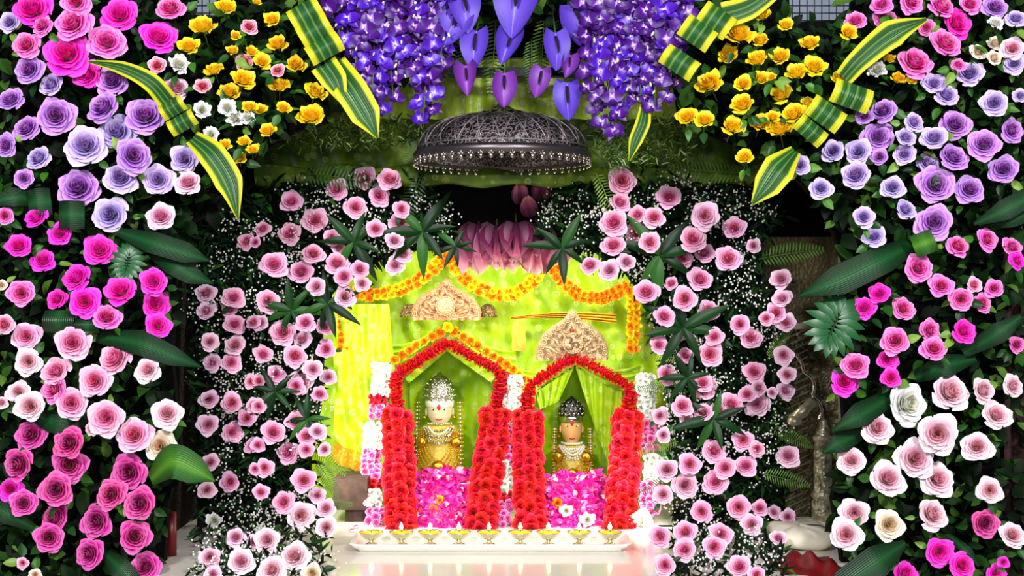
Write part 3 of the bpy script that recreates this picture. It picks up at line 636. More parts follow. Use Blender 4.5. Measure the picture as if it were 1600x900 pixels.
for (x, y, yb, lab) in SPR:
    Y = 3.0; top = W(x, y, Y); o = ob('orchid_spray', None, None, top); tag(o, lab, 'orchid', 'purple orchid sprays')
    P = [W(x+U(-3, 3), y+(yb-y)*k/5, Y+.02*math.sin(k))-top for k in range(6)]
    b = MB(); b.tube(P, .0016, 5); ob('stem', b.mesh('stem', [stemM]), o)
    n = int((yb-y)/12.5)
    for k in range(n):
        py = y+8+(yb-y-8)*k/max(1, n-1); px = x+(11 if k % 2 else -11)+U(-6, 6); sz = U(19, 26)*(1-.25*(k/n))
        Yb = Y+U(-.035, .025)
        ob('blossom', ORCH[random.randrange(4)], o, W(px, py, Yb)-top, face_quat((U(-.7, .7), -1, U(-.5, .5)), U(-.8, .8)), S(sz, Yb), random.choice((orchM, orchM, orch2M)))
    for k in range(4):
        ob('bud', BUD, o, W(x+U(-14, 14), U(y+(yb-y)*.35, yb+4), Y-.01+U(-.03, .01))-top, (U(-.6, .6), U(-.6, .6), 0), S(U(5, 8), Y))

# ------------------------------------------------------------------ anthuriums
spM = ramp_uv('anthurium_spathe', [(0, (.27, .17, .62)), (.3, (.36, .25, .74)), (.46, (.33, .22, .72)), (.5, (.54, .44, .86)), (.54, (.33, .22, .72)), (.7, (.36, .25, .74)), (1, (.27, .17, .62))], .42, spec=.3)
sp2M = ramp_uv('anthurium_spathe_plum', [(0, (.36, .14, .52)), (.45, (.50, .24, .66)), (.5, (.60, .34, .74)), (.55, (.50, .24, .66)), (1, (.36, .14, .52))], .42, spec=.3)
spadM = plain('dark_spadix', (.13, .04, .20), .5, bump=(300, .6, True))
def spathe_mesh(cup, mat):
    b = MB()
    prof = lambda v: (.50*math.sin(math.pi*min(1, (.20+.80*v)))**.75*(1-.12*v)) if v < 1 else 0
    for off, fl in ((0, False), (-.02, True)):
        def fn(a, v):
            u = a*2-1; w = prof(v); yy = .16*(1-v)**2*abs(u)-v*1.15      # lobes rise beside the stalk
            return (u*w, yy+.12, cup*abs(u)**1.5*w*1.2+.10*math.sin(v*3.1)-.18*v*v+off), (a, v)
        b.grid(fn, 10, 10, flip=fl)
    return b.mesh('spathe', [mat])
SPA = {(c, k): spathe_mesh(c, m) for c in (.25, .8, -.4) for k, m in (('b', spM), ('p', sp2M))}
sb = MB(); sb.tube([(0, 0, 0), (.02, -.2, .12), (.03, -.45, .18), (.03, -.6, .16)], [.06, .065, .055, .02], 8); SPADIX = sb.mesh('spadix', [spadM])
AN = [(722,-8,70,-8,0.25,'b','cropped violet anthurium at the top edge, left of the largest'),(718,12,74,22,.25,'b','second violet anthurium from left, notched under the cropped one'),(812,-28,100,8,.25,'b','largest violet anthurium, hanging at top centre'),
 (744,55,62,4,.25,'b','violet anthurium with pale rim left above the umbrella'),(800,55,56,20,.8,'b','rolled violet anthurium above the umbrella finial'),(868,58,58,-2,.25,'b','upright heart-shaped violet anthurium right above the umbrella'),
 (898,15,72,-20,-.4,'b','drooping violet anthurium at right beside the orchids'),(728,108,48,-4,.8,'p','plum anthurium hanging left of the finial, lower row'),(788,120,54,0,-.4,'p','plum anthurium hanging just over the umbrella finial'),(846,112,46,14,.25,'p','small violet anthurium right of the finial'),
 (886,136,58,-2,.25,'b','lowest violet anthurium, overlapping the umbrella at right'),(672,118,52,6,.8,'p','plum anthurium hanging under the left orchids'),(890,90,36,12,.8,'p','small folded dark violet anthurium beside right orchids'),(935,-25,50,-10,.25,'b','cropped violet anthurium at the top edge near right orchids')]
for (x, y, wp, ang, cup, k, lab) in AN:
    Y = U(2.98, 3.04); s = S(wp, Y)*.78; o = ob('anthurium', None, None, W(x, y, Y)); tag(o, lab, 'anthurium', 'purple anthuriums')
    q = face_quat((U(-.2, .2), -1, U(-.05, .3))) @ Quaternion((0, 0, 1), math.radians(-ang)*1)
    h = ob('spathe', SPA[(cup, k)], o, None, q, (s, s*1.12, s)); ob('spadix', SPADIX, o, q @ Vector((0, 0, .03*s)), q, s)
    b = MB(); b.tube([(0, 0, 0), (.0, .03, .02), (U(-.02, .02), .12, .10)], .0025, 5); ob('stalk', b.mesh('stalk', [stemM]), o)

# ------------------------------------------------------------------ green cloth fascia, rod, grid, umbrella
def cloth(name, x0, y0, x1, y1, Y, nx, ny, fn, mat, hole=None):
    """cloth sheet with a real fold relief fn(u, v, px, py) -> depth towards the viewer, plus optional cut-outs"""
    b = MB(); idx = {}
    for j in range(ny+1):
        for i in range(nx+1):
            u, v = i/nx, j/ny; px = x0+(x1-x0)*u; py = y0+(y1-y0)*v; p = W(px, py, Y); p.y -= fn(u, v, px, py)
            idx[i, j] = len(b.v); b.v.append(tuple(p)); b.uv.append((u, v))
    for j in range(ny):
        for i in range(nx):
            cx = x0+(x1-x0)*(i+.5)/nx; cy = y0+(y1-y0)*(j+.5)/ny
            if hole and hole(cx, cy): continue
            b.f.append((idx[i, j], idx[i, j+1], idx[i+1, j+1], idx[i+1, j])); b.m.append(0)
    return b.mesh(name, [mat])
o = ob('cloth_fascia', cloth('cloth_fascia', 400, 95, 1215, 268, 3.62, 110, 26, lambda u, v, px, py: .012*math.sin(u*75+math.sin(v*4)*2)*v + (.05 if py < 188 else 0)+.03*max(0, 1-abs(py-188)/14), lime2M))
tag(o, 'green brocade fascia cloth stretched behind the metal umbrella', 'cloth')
o = ob('cloth_valance', cloth('cloth_valance', 560, 92, 1060, 186, 3.45, 90, 10, lambda u, v, px, py: .010*math.sin(u*95)*(.3+.7*v), paleM)); tag(o, 'pale lime brocade valance behind the lower anthuriums', 'cloth')
bed('fine_filler', [(440, 186), (660, 184), (660, 222), (560, 232), (440, 228)], 3.38, 3.46, 900, (8, 18), fillM, 'pale feathery filler greens on the fascia left of umbrella', .16)
bed('fine_filler', [(920, 186), (1080, 186), (1080, 250), (960, 262), (925, 240)], 3.38, 3.46, 900, (8, 18), fillM, 'pale feathery filler greens on the fascia right of umbrella', .16)
o = ob('flower_board', panel('flower_board', [(600, -60), (985, -60), (985, 112), (600, 112)], 3.66, .02, backM)); tag(o, 'dark board behind the anthuriums, above the valance', 'board')
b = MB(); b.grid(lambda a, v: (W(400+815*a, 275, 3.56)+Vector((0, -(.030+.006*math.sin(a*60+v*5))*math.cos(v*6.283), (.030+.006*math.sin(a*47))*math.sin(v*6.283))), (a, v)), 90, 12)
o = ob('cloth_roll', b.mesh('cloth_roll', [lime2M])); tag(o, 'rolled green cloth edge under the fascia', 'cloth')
b = MB(); p0 = W(690, 112, 3.3); p1 = W(935, 112, 3.3); b.box((p0.x, 3.3, p0.z-.012), (p1.x, 3.33, p0.z+.012)); o = ob('mounting_bar', b.mesh('mounting_bar', [plain('dark_metal', (.10, .11, .12), .4, .6)], False)); tag(o, 'dark metal bar behind the lower anthuriums', 'bar')
wireM = plain('black_wire', (.05, .05, .06), .5)
for (xa, xb, lab) in ((270, 370, 'black wire grid seen behind the left yellow roses'), (1215, 1350, 'black wire grid seen behind the right yellow roses')):
    o = ob('wire_grid', None, None, W(xa, 60, 3.30)); tag(o, lab, 'grid'); base = o.location.copy()
    x = xa
    while x <= xb:
        b = MB(); b.tube([W(x, -60, 3.3)-base, W(x, 60, 3.3)-base], .0016, 5); ob('wire', b.mesh('wire', [wireM]), o); x += 11.5
    y = -60
    while y <= 60:
        b = MB(); b.tube([W(xa, y, 3.304)-base, W(xb, y, 3.304)-base], .0016, 5); ob('wire', b.mesh('wire', [wireM]), o); y += 11.5

darksilver, N_, L_, B_ = newmat('engraved_silver')
tc = N_.new('ShaderNodeTexCoord'); v1 = N_.new('ShaderNodeTexVoronoi'); v1.feature = 'DISTANCE_TO_EDGE'; v1.inputs['Scale'].default_value = 75
nz = N_.new('ShaderNodeTexNoise'); nz.inputs['Scale'].default_value = 30; L_.new(tc.outputs['Object'], nz.inputs['Vector'])
vm = N_.new('ShaderNodeVectorMath'); vm.operation = 'MULTIPLY_ADD'; vm.inputs[1].default_value = (.05, .05, .05); L_.new(nz.outputs['Color'], vm.inputs[0]); L_.new(tc.outputs['Object'], vm.inputs[2]); L_.new(vm.outputs[0], v1.inputs['Vector'])
rr = N_.new('ShaderNodeValToRGB'); e_ = rr.color_ramp.elements; e_[0].position = .0; e_[0].color = (*lin((.55, .50, .52)), 1); e_[1].position = .10; e_[1].color = (*lin((.06, .05, .06)), 1)
L_.new(v1.outputs['Distance'], rr.inputs['Fac']); L_.new(rr.outputs['Color'], B_.inputs['Base Color']); B_.inputs['Metallic'].default_value = .3; B_.inputs['Roughness'].default_value = .45
bp = N_.new('ShaderNodeBump'); bp.invert = True; bp.inputs['Strength'].default_value = 1; bp.inputs['Distance'].default_value = .004; L_.new(v1.outputs['Distance'], bp.inputs['Height']); L_.new(bp.outputs['Normal'], B_.inputs['Normal'])
uc = W(785, 245, 3.3); um = ob('umbrella', None, None, uc); tag(um, 'round engraved dark silver umbrella hanging above the lotus flowers', 'umbrella')
r_ = S(135, 3.3)
b = MB(); b.lathe([(r_, -.004), (r_*1.0, .012), (r_*.975, .035), (r_*.91, .063), (r_*.80, .084), (r_*.62, .101), (r_*.40, .110), (r_*.2, .114), (.02, .116)], 64); b.lathe([(.02, .110), (r_*.6, .094), (r_*.88, .060), (r_*.965, .03), (r_*.985, -.004), (r_, -.004)], 64)
ob('dome', b.mesh('dome', [darksilver]), um)
DP = [(r_, .004), (r_*.975, .035), (r_*.91, .063), (r_*.80, .084), (r_*.62, .101), (r_*.40, .110)]
def dome_pt(an, k):
    i = min(4, int(k)); f = k-i; r0 = DP[i][0]+(DP[i+1][0]-DP[i][0])*f; z0 = DP[i][1]+(DP[i+1][1]-DP[i][1])*f
    return Vector((r0*math.cos(an), r0*math.sin(an), z0+.001))
b = MB()
for k in range(12):
    for q in (0, .5): b.tube([dome_pt((k+q)*.5236+(t/12-1)*(.30-.1*q), .6+(4.2-1.4*q)*math.sin(math.pi*t/24)) for t in range(25)], .0013, 5)
b.tube([dome_pt(t*.0982, .55) for t in range(65)], .0015, 5)
ob('filigree', b.mesh('filigree', [plain('bright_silver_line', (.62, .58, .58), .4, .5)]), um)
b = MB(); b.lathe([(r_*1.012, -.012), (r_*1.03, -.004), (r_*1.03, .004), (r_*1.012, .012), (r_*.995, 0), (r_*1.012, -.012)], 64); ob('rim_band', b.mesh('rim_band', [plain('dark_silver', (.42, .39, .40), .35, .9)]), um)
b = MB(); b.lathe([(.075, .112), (.062, .120), (.030, .130), (.014, .140), (.010, .150), (.010, .175), (0.001, .18)], 48, mod=lambda an, k: 1+(.12*math.cos(an*16) if k < 4 else 0)); ob('finial', b.mesh('finial', [chromeM]), um)
pb = MB(); pb.tube([(0, 0, .006), (0, 0, -.006)], .0012, 5); pb.ball((0, 0, -.012), .006, 8, 5, sc=(1, .6, 1.2)); pb.ball((-.005, 0, -.004), .0035, 6, 4); pb.ball((.005, 0, -.004), .0035, 6, 4); PEND = pb.mesh('pendant', [chromeM])
for k in range(56):
    a = k*6.283185/56; ob('pendant', PEND, um, (r_*1.02*math.cos(a), r_*1.02*math.sin(a), -.010), (0, 0, a+math.pi/2))
b = MB(); b.tube([(0, 0, .17), (0, 0, .60)], .004, 8); ob('hanging_rod', b.mesh('hanging_rod', [wireM]), um)

# ------------------------------------------------------------------ lotus flowers hanging under the umbrella
lotM = ramp_uv('lotus_petal', [(0, (.22, .05, .16)), (.45, (.50, .16, .34)), (.75, (.80, .44, .56)), (1, (.93, .74, .70))], .5, 'Y')  # umbrella shade is put into the dark petal bases
def lotus_petal():
    b = MB()
    def fn(a, v):
        u = a*2-1; w = .36*math.sin(math.pi*(.12+.88*v)**.9)**.8 if v < 1 else 0
        return (u*w, v, -.9*u*u*w+.12*math.sin(v*3.1)), (a, v)
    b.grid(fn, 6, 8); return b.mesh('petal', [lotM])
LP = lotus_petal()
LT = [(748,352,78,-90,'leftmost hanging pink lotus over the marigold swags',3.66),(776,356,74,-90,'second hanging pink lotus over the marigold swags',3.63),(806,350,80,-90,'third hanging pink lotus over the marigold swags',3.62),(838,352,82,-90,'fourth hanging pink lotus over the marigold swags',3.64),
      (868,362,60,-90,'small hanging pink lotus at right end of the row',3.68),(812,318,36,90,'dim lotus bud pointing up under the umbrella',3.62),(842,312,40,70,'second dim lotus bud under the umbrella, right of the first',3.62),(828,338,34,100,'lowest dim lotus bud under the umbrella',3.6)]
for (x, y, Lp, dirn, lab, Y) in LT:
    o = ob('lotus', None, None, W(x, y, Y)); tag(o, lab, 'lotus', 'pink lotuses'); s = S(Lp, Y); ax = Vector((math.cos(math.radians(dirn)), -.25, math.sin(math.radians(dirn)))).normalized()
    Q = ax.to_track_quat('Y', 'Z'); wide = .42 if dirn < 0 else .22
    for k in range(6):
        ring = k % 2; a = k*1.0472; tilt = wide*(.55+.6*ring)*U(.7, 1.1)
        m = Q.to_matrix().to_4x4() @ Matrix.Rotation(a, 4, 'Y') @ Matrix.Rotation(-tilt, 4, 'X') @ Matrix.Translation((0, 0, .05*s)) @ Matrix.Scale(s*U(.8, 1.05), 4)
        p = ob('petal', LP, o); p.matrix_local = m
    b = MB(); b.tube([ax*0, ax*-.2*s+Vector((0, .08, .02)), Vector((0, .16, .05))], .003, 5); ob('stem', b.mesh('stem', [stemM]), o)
# added canopy over the alcove; its black stands in for shade under the umbrella
b = MB(); b.box((-.62, 3.68, 1.475), (.62, 4.3, 1.50)); b.box((-.62, 3.68, 1.50), (.62, 3.70, 1.70)); o = ob('shade_canopy', b.mesh('shade_canopy', [plain('shade_black', (.03, .02, .02), .8, spec=.1)], False)); tag(o, 'added black canopy standing in for shade above the lit alcove', 'canopy')

# ------------------------------------------------------------------ table
marbM = plain('white_marble', (.93, .91, .86), .12, noise=(5, (.90, .88, .82)))
TZ = .625
b = MB(); b.box((-.92, 2.98, TZ-.05), (.90, 3.32, TZ)); b.box((-1.0, 3.32, TZ-.05), (1.08, 4.5, TZ)); o = ob('altar_table', b.mesh('altar_table', [marbM], False)); tag(o, 'polished white marble altar table under the lamps and statues', 'table')
for x in (-.88, .76):
    for y in (3.05, 4.3): ob('leg', boxme('leg', (x, y, 0), (x+.1, y+.1, TZ-.05), marbM), o)

# ------------------------------------------------------------------ alcove cloth with two pointed niches
NL = [(637, 765), (632, 592), (697, 537), (775, 588), (748, 765)]
NR = [(843, 775), (836, 612), (897, 572), (972, 605), (955, 775)]
def hole(x, y): return inpoly(x, y, NL) or inpoly(x, y, NR)
def relief(u, v, px, py):
    d = .009*math.sin(px*.16+2.5*math.sin(py*.02))+.008*math.sin(px*.07+py*.05)+.006*math.sin(px*.05-py*.11)
    if px < 600: d += .012*math.sin((px*.55+py*.35)*.13)
    return d
o = ob('alcove_cloth', cloth('alcove_cloth', 470, 372, 1060, 830, 4.02, 148, 115, relief, limeM, hole)); tag(o, 'lime green brocade lining the alcove around both niches', 'cloth')
for P, lab in ((NL, 'left'), (NR, 'right')):
    b = MB(); Yf, Yb = 4.02, 4.24; n = len(P)
    for i in range(n-1):
        a, c = P[i], P[i+1]
        b.grid(lambda s, t: (W(a[0]+(c[0]-a[0])*s, a[1]+(c[1]-a[1])*s, Yf)+Vector((.002*math.sin(s*40), t*(Yb-Yf), 0)), (s, t)), 8, 6)
    x0 = min(p[0] for p in P)-6; x1 = max(p[0] for p in P)+6
    b.grid(lambda s, t: (Vector((W(x0+(x1-x0)*s, 0, Yf).x, Yb-.012*math.sin(s*22+t*3)*(.4+t), W(0, 525+250*t, Yf).z)), (s, t)), 40, 30)
    o = ob('niche_lining', b.mesh('niche_lining', [limeM])); tag(o, 'brocade lining inside the %s pointed niche' % lab, 'cloth')
# cloth drape at left, with gold border
def drape(a, v):
    px = 520+88*a-18*v*(1-a)+22*v; py = 475+(215+55*a)*v; p = W(px, py, 3.92)
    p.y -= .018*math.sin((a*2.6-v*2.1)*6.0)*(.3+.7*v)+.006*math.sin(a*31+v*9); return p, (a, v)
b = MB(); b.grid(drape, 36, 36); o = ob('cloth_drape', b.mesh('cloth_drape', [limeM])); tag(o, 'lime brocade drape gathered left of the garlands with gold hem', 'cloth')
b = MB(); b.grid(lambda a, v: (drape(a, 1)[0]+Vector((-.012*v, -.006, -.058*v)), (a, v)), 36, 4); ob('gold_hem', b.mesh('gold_hem', [goldclothM]), o)
# pleated roof swags over the niches
def swag(x0, y0, x1, y1, wd, Y, lab, mat=None, sag=12):
    b = MB()
    def fn(a, v):
        px = x0+(x1-x0)*a; py = y0+(y1-y0)*a+sag*math.sin(math.pi*a)+(wd*(.35+.65*a))*(v-.5); p = W(px, py, Y); p.y -= .022*abs(math.sin(v*9.4+a*1.5)); return p, (a, v)
    b.grid(fn, 20, 24); o = ob('cloth_swag', b.mesh('cloth_swag', [mat or limeM])); tag(o, lab, 'cloth', 'pleated swags')
swag(697, 505, 604, 556, 34, 3.97, 'pleated lime swag sloping left from the left niche peak')
swag(697, 505, 806, 566, 34, 3.97, 'pleated lime swag sloping right from the left niche peak')
swag(890, 566, 806, 586, 24, 3.98, 'pleated lime swag sloping left from the right niche peak')
swag(905, 566, 1000, 590, 40, 3.98, 'pleated lime swag sloping right from the right niche peak')
swag(798, 497, 962, 498, 14, 3.96, 'gold cloth band running behind the right carved plaque', goldclothM, -5)
# tent flaps inside the right niche
def flap(P4, lab, Y=3.99):
    b = MB(); A, B2, C2, D2 = [Vector((p[0], p[1], 0)) for p in P4]
    def fn(a, v):
        q = A.lerp(B2, a).lerp(D2.lerp(C2, a), v); p = W(q.x, q.y, Y+.05*v*(1-a)); p.y -= .008*math.sin(a*26+v*3); return p, (a, v)
    b.grid(fn, 24, 14); o = ob('niche_curtain', b.mesh('niche_curtain', [limeM])); tag(o, lab, 'curtain', 'niche curtains')
flap([(897, 574), (838, 612), (842, 640), (872, 628)], 'left curtain flap of the right niche')
flap([(899, 574), (972, 606), (962, 760), (925, 655)], 'right curtain flap of the right niche, gathered open')
flap([(838, 612), (842, 612), (846, 770), (834, 770)], 'narrow curtain edge at left of the right niche')
flap([(697, 537), (775, 586), (768, 598), (697, 548)], 'yellow cloth lip under the right slope of left niche')
flap([(697, 537), (634, 590), (638, 600), (697, 550)], 'yellow cloth lip under the left slope of left niche')
# gold block beside right plaque
b = MB(); p = W(800, 510, 3.97); q = W(821, 548, 3.97); b.box((p.x, 3.95, q.z), (q.x, 4.0, p.z)); o = ob('gold_panel', b.mesh('gold_panel', [goldclothM], False)); tag(o, 'small gold brocade panel left of the right carved plaque', 'panel')
# stone foot at left
b = MB(); p = W(528, 748, 3.70); q = W(566, 812, 3.70)
b.box((p.x+.02, 3.72, TZ), (q.x, 3.84, q.z+.03)); b.box((p.x-.015, 3.70, q.z+.03), (q.x+.015, 3.86, p.z)); o = ob('stone_base', b.mesh('stone_base', [plain('brown_stone', (.30, .20, .15), .8, noise=(40, (.20, .13, .10)))], False)); tag(o, 'dark brown stone base under the left cloth drape', 'base')

# ------------------------------------------------------------------ carved plaques
def plaque(x, ybot, wp, hp, Y, mat, lab, om):
    b = MB(); hw = S(wp, Y)*.5; h = S(hp, Y)
    out = []
    for k in range(41):
        a = math.pi*k/40; c, s = math.cos(a), math.sin(a); rad = 1+.03*abs(math.sin(a*7)); out.append((c*hw*rad, (abs(s)**.8*.80+.22*math.exp(-((a-math.pi/2)/.22)**2))*h*rad))
    rings = 22
    for j in range(rings+1):
        t = j/rings
        for k, (ox, oz) in enumerate(out):
            rel = (.009*math.sin(t*30)*(.5+.5*math.cos(k*1.9))+.009*math.sin(k*1.25+t*9)*t)*(1 if t > .3 else .2)
            y = -.018-rel if j < rings else 0
            b.v.append((ox*t, y, oz*t+.0)); b.uv.append((k/40, t))
    for j in range(rings):
        for k in range(40):
            a = j*41+k; b.f.append((a, a+1, a+42, a+41)); b.m.append(0)
    o = ob('carved_plaque', b.mesh('carved_plaque', [mat]), None, W(x, ybot, Y)); tag(o, lab, 'plaque')
    md = MB(); md.lathe([(.0005, .044), (hw*.2, .043), (hw*.26, .040), (hw*.28, .02)], 28); ob('medallion', md.mesh('medallion', [mat]), o, (0, 0, h*.36), (math.pi/2, 0, 0))
    tb = MB(); tb.tube([(math.cos(t*.2618)*hw*.27, -.041, h*.36+math.sin(t*.2618)*hw*.27) for t in range(25)], .0022, 6); ob('medallion_ring', tb.mesh('medallion_ring', [mat]), o)
    fb = MB(); fb.ball((0, -.03, h*.62), .006, 8, 6); ob('red_stone', fb.mesh('red_stone', [plain('ruby', (.55, .10, .08), .2)]), o)
    rb = MB()
    for k in range(2, 39, 2):
        ox, oz = out[k]
        rb.tube([(ox*.88+.0075*math.cos(t*.7854), -.026, oz*.88+.0075*math.sin(t*.7854)) for t in range(9)], .0022, 5); rb.ball((ox*.88, -.024, oz*.88), .0035, 6, 4)
    for k in range(5, 36, 5):
        ox, oz = out[k]; rb.tube([(ox*q+.004*math.sin(q*22), -.026, oz*q) for q in (.40, .48, .56, .64, .72, .78)], [.001, .003, .0042, .0042, .003, .001], 6)
    ob('rim_ornament', rb.mesh('rim_ornament', [mat]), o)
    if om:
        ib = MB(); s = hw*.17; cx, cz = -.3*s, h*.36
        three = [(-.7, .85), (-.2, 1.05), (.25, .75), (0, .25), (-.3, .12), (.15, .05), (.45, -.4), (.1, -.95), (-.5, -.95), (-.85, -.6)]
        ib.tube([(cx+a*s, -.046, cz+c*s) for a, c in three], .0032, 6)
        ib.tube([(cx+a*s, -.046, cz+c*s) for a, c in ((.3, .0), (.7, .2), (1.1, .15), (1.35, -.25), (1.15, -.65), (.8, -.6))], .0032, 6)
        ib.tube([(cx+a*s, -.046, cz+c*s) for a, c in ((.6, 1.2), (.85, .95), (1.15, .95), (1.4, 1.25))], .0026, 6); ib.ball((cx+1.0*s, -.046, cz+1.4*s), .003, 6, 4)
        ob('om_symbol', ib.mesh('om_symbol', [plain('dark_engraving', (.34, .21, .13), .6)]), o)
    else:
        for sx in (-1, 1):
            sb_ = MB(); sb_.tube([(sx*(hw*.40+.35*hw*t*math.cos(t*7)), -.03, h*.3+.35*h*t*math.sin(t*7)) for t in [k/24 for k in range(3, 25)]], .002, 5); ob('scroll', sb_.mesh('scroll', [mat]), o)
peach = plain('carved_peach_silver', (.78, .55, .38), .40, .25, noise=(40, (.82, .61, .44)), bump=(170, 1, True))
beige = plain('carved_beige_silver', (.66, .55, .40), .38, .25, noise=(40, (.72, .61, .46)), bump=(180, 1, True))
plaque(697, 500, 108, 62, 3.93, peach, 'peach carved silver plaque over the left niche', False)
plaque(894, 563, 112, 76, 3.90, beige, 'beige carved silver plaque with Om sign over the right niche', True)
wingM = plain('antique_bronze', (.50, .40, .24), .4, .7, bump=(130, 1, True))
for x, lab in ((640, 'bronze scroll ornament left of the peach plaque'), (762, 'bronze scroll ornament right of the peach plaque')):
    b = MB()
    for k in range(5): b.tube([W(x, 498, 3.96)+Vector((.028*math.cos(a)*(1-k*.17), -.004*k, .006+.040*abs(math.sin(a))*(1-k*.17))) for a in [i*math.pi/10 for i in range(11)]], .004, 6)
    o = ob('scroll_ornament', b.mesh('scroll_ornament', [wingM])); tag(o, lab, 'ornament', 'bronze scrolls')

# ------------------------------------------------------------------ garlands
MAR = [rose_part('m', 90+s, 0, 18, 18, H=.9, flare=.9, ruffle=1.0, nu=4, nv=3, span1=1.1).mesh('marigold', [dummy]) for s in range(3)]
RED = [rose_part('m', 120+s, 0, 14, 14, H=.6, flare=.9, ruffle=.5, nu=4, nv=3).mesh('flower', [dummy]) for s in range(4)]
def Yg(y): return 3.875-.25*min(1, max(0, (y-640)/188))**1.4
def garland_root(nm, pts, Y, lab, grp):
    o = ob(nm, None, None, W(pts[0][0], pts[0][1], Y)); tag(o, lab, 'garland', grp); b = MB(); b.tube([W(x, y, (Y if 'marigold' in nm else Yg(y))+.022)-o.location for x, y in [(p[0]+(q[0]-p[0])*k/12, p[1]+(q[1]-p[1])*k/12) for p, q in zip(pts, pts[1:]) for k in range(13)]], .0015, 4); ob('string', b.mesh('string', [stemM]), o); return o
def path_px(pts, step):
    C_ = catmull([(p[0], p[1], 0) for p in pts], 12); out = [C_[0]]; acc = 0
    for a, b_ in zip(C_, C_[1:]):
        acc += (b_-a).length
        if acc >= step: out.append(b_); acc = 0
    return out
def marigold_garland(pts, lab, Y=3.93, size=15, rows=2, gap=9, cols='O', grp='marigold garlands', yend=0):
    o = garland_root('marigold_garland', pts, Y, lab, grp); PP = path_px(pts, gap)
    for i, p in enumerate(PP):
        t = (PP[min(i+1, len(PP)-1)]-PP[max(i-1, 0)]).normalized(); nx, ny = -t.y, t.x
        for r in range(rows):
            off = (r-(rows-1)/2)*gap*.95; c = 'N' if (i < yend or i >= len(PP)-yend) else random.choice(cols)
            ob('marigold', random.choice(MAR), o, W(p.x+nx*off+U(-1, 1), p.y+ny*off+U(-1, 1), Y-U(0, .012))-o.location, face_quat((U(-.5, .5), -1, U(-.4, .5)), U(0, 6)), S(size*.5*U(.9, 1.15), Y), PM[c])
random.seed(9)
marigold_garland([(698,398),(668,428),(630,450),(590,460),(545,456)], 'marigold swag falling left from the cloth peak', cols='OON')
marigold_garland([(700,398),(722,432),(760,456),(800,460),(832,440),(852,408)], 'marigold swag in the middle under the lotuses', cols='ON')
marigold_garland([(862,412),(880,440),(912,464),(948,464),(985,446)], 'marigold swag at right above the Om plaque', cols='OO')
marigold_garland([(536,482),(537,520),(536,550)], 'short marigold string hanging at left cloth edge', cols='O', rows=2, size=13)
marigold_garland([(988,462),(990,500),(989,545)], 'short marigold string hanging at right cloth edge', cols='ON', rows=2)
marigold_garland([(604,570),(640,548),(670,529),(700,512)], 'marigold row on the left slope of the left niche', size=18, rows=1, gap=12, yend=1, Y=3.90)
marigold_garland([(700,512),(735,534),(765,553),(792,570),(815,588)], 'marigold row on the right slope of the left niche', size=17, rows=1, gap=12, yend=1, Y=3.90)
marigold_garland([(800,585),(812,596),(822,592)], 'orange marigold cluster between the two niches', size=13, rows=2, gap=9, cols='ON')

def red_garland(pts_top, legs, lab):
    """pts_top: the roof chevron; legs: [(x_top, y_top, x_bot, y_bot)] with widths"""
    Y = 3.875; allp = [(legs[0][2], legs[0][3])]+pts_top+[(legs[1][2], legs[1][3])]
    o = garland_root('red_garland', allp, Y, lab, 'red petal garlands'); base = o.location
    C_ = []
    for a, c in zip(pts_top, pts_top[1:]):
        n = max(1, int(math.dist(a, c)/6)); C_ += [((a[0]+(c[0]-a[0])*k/n), (a[1]+(c[1]-a[1])*k/n), c[0]-a[0], c[1]-a[1]) for k in range(n)]
    for (x, y, dx, dy) in C_:
        l = math.hypot(dx, dy); t = Vector((dx/l, -.35, -dy/l))
        ob('flower', random.choice(RED), o, W(x+U(-1, 1), y+U(-1, 1), Y)-base, face_quat(t, U(0, 6)), (S(11.5, Y),)*3, PM['R'])
    for (xt, yt, xb, yb) in legs:
        n = int((yb-yt)/6.5)
        for k in range(n+1):
            t = k/n; x = xt+(xb-xt)*t; y = yt+(yb-yt)*t; wide = 12 if y < 648 else 21
            if wide == 12:
                ob('flower', random.choice(RED), o, W(x+U(-1, 1), y, Yg(y))-base, face_quat((U(-.15, .15), -.45, 1), U(0, 6)), (S(13.5, Y),)*3, PM['R'])
            else:
                for sx in (-1, 0, 1):
                    ob('flower', random.choice(RED), o, W(x+sx*wide*.66+U(-2, 2), y+sx*1.5+U(-1.5, 1.5), Yg(y)-.01-U(0, .012)-(.006 if sx == 0 else 0))-base, face_quat((U(-.3, .3), -1, U(.1, .8)), U(0, 6)), (S(U(11.5, 14), Y),)*3, PM['R'])
red_garland([(620,592),(623,582),(700,535),(781,580),(786,592)], [(619,588,627,828),(784,588,750,828)], 'red petal garland framing the left niche')
red_garland([(826,612),(830,600),(880,566),(897,560),(915,566),(980,600),(986,612)], [(824,618,828,828),(984,618,968,826)], 'red petal garland framing the right niche')
wgM = PM['W']; pkM = petal_mat('pink_carnation', (.75, .02, .40), (.88, .12, .58), (.93, .35, .72), (.98, .75, .90))
def mixed_garland(x, segs, lab, wpx=32, Y=3.885):
    o = garland_root('mixed_garland', [(x, segs[0][0]), (x, segs[-1][1])], Y, lab, 'white and pink garlands'); base = o.location
    for (y0, y1, c, dx) in segs:
        y = y0
        while y < y1:
            for sx in (-1, 0, 1):
                m = {'w': wgM, 'p': pkM, 'r': PM['R']}[c]
                ob('blossom', random.choice(RED), o, W(x+dx+sx*wpx*.28+U(-2, 2), y+U(-2, 2), Yg(y)+.015-U(0, .015)-(.01 if sx == 0 else 0))-base, face_quat((U(-.4, .4)+sx*.3, -1, U(0, .7)), U(0, 6)), (S(wpx*.24*U(.9, 1.15), Y),)*3, m)
            y += 8
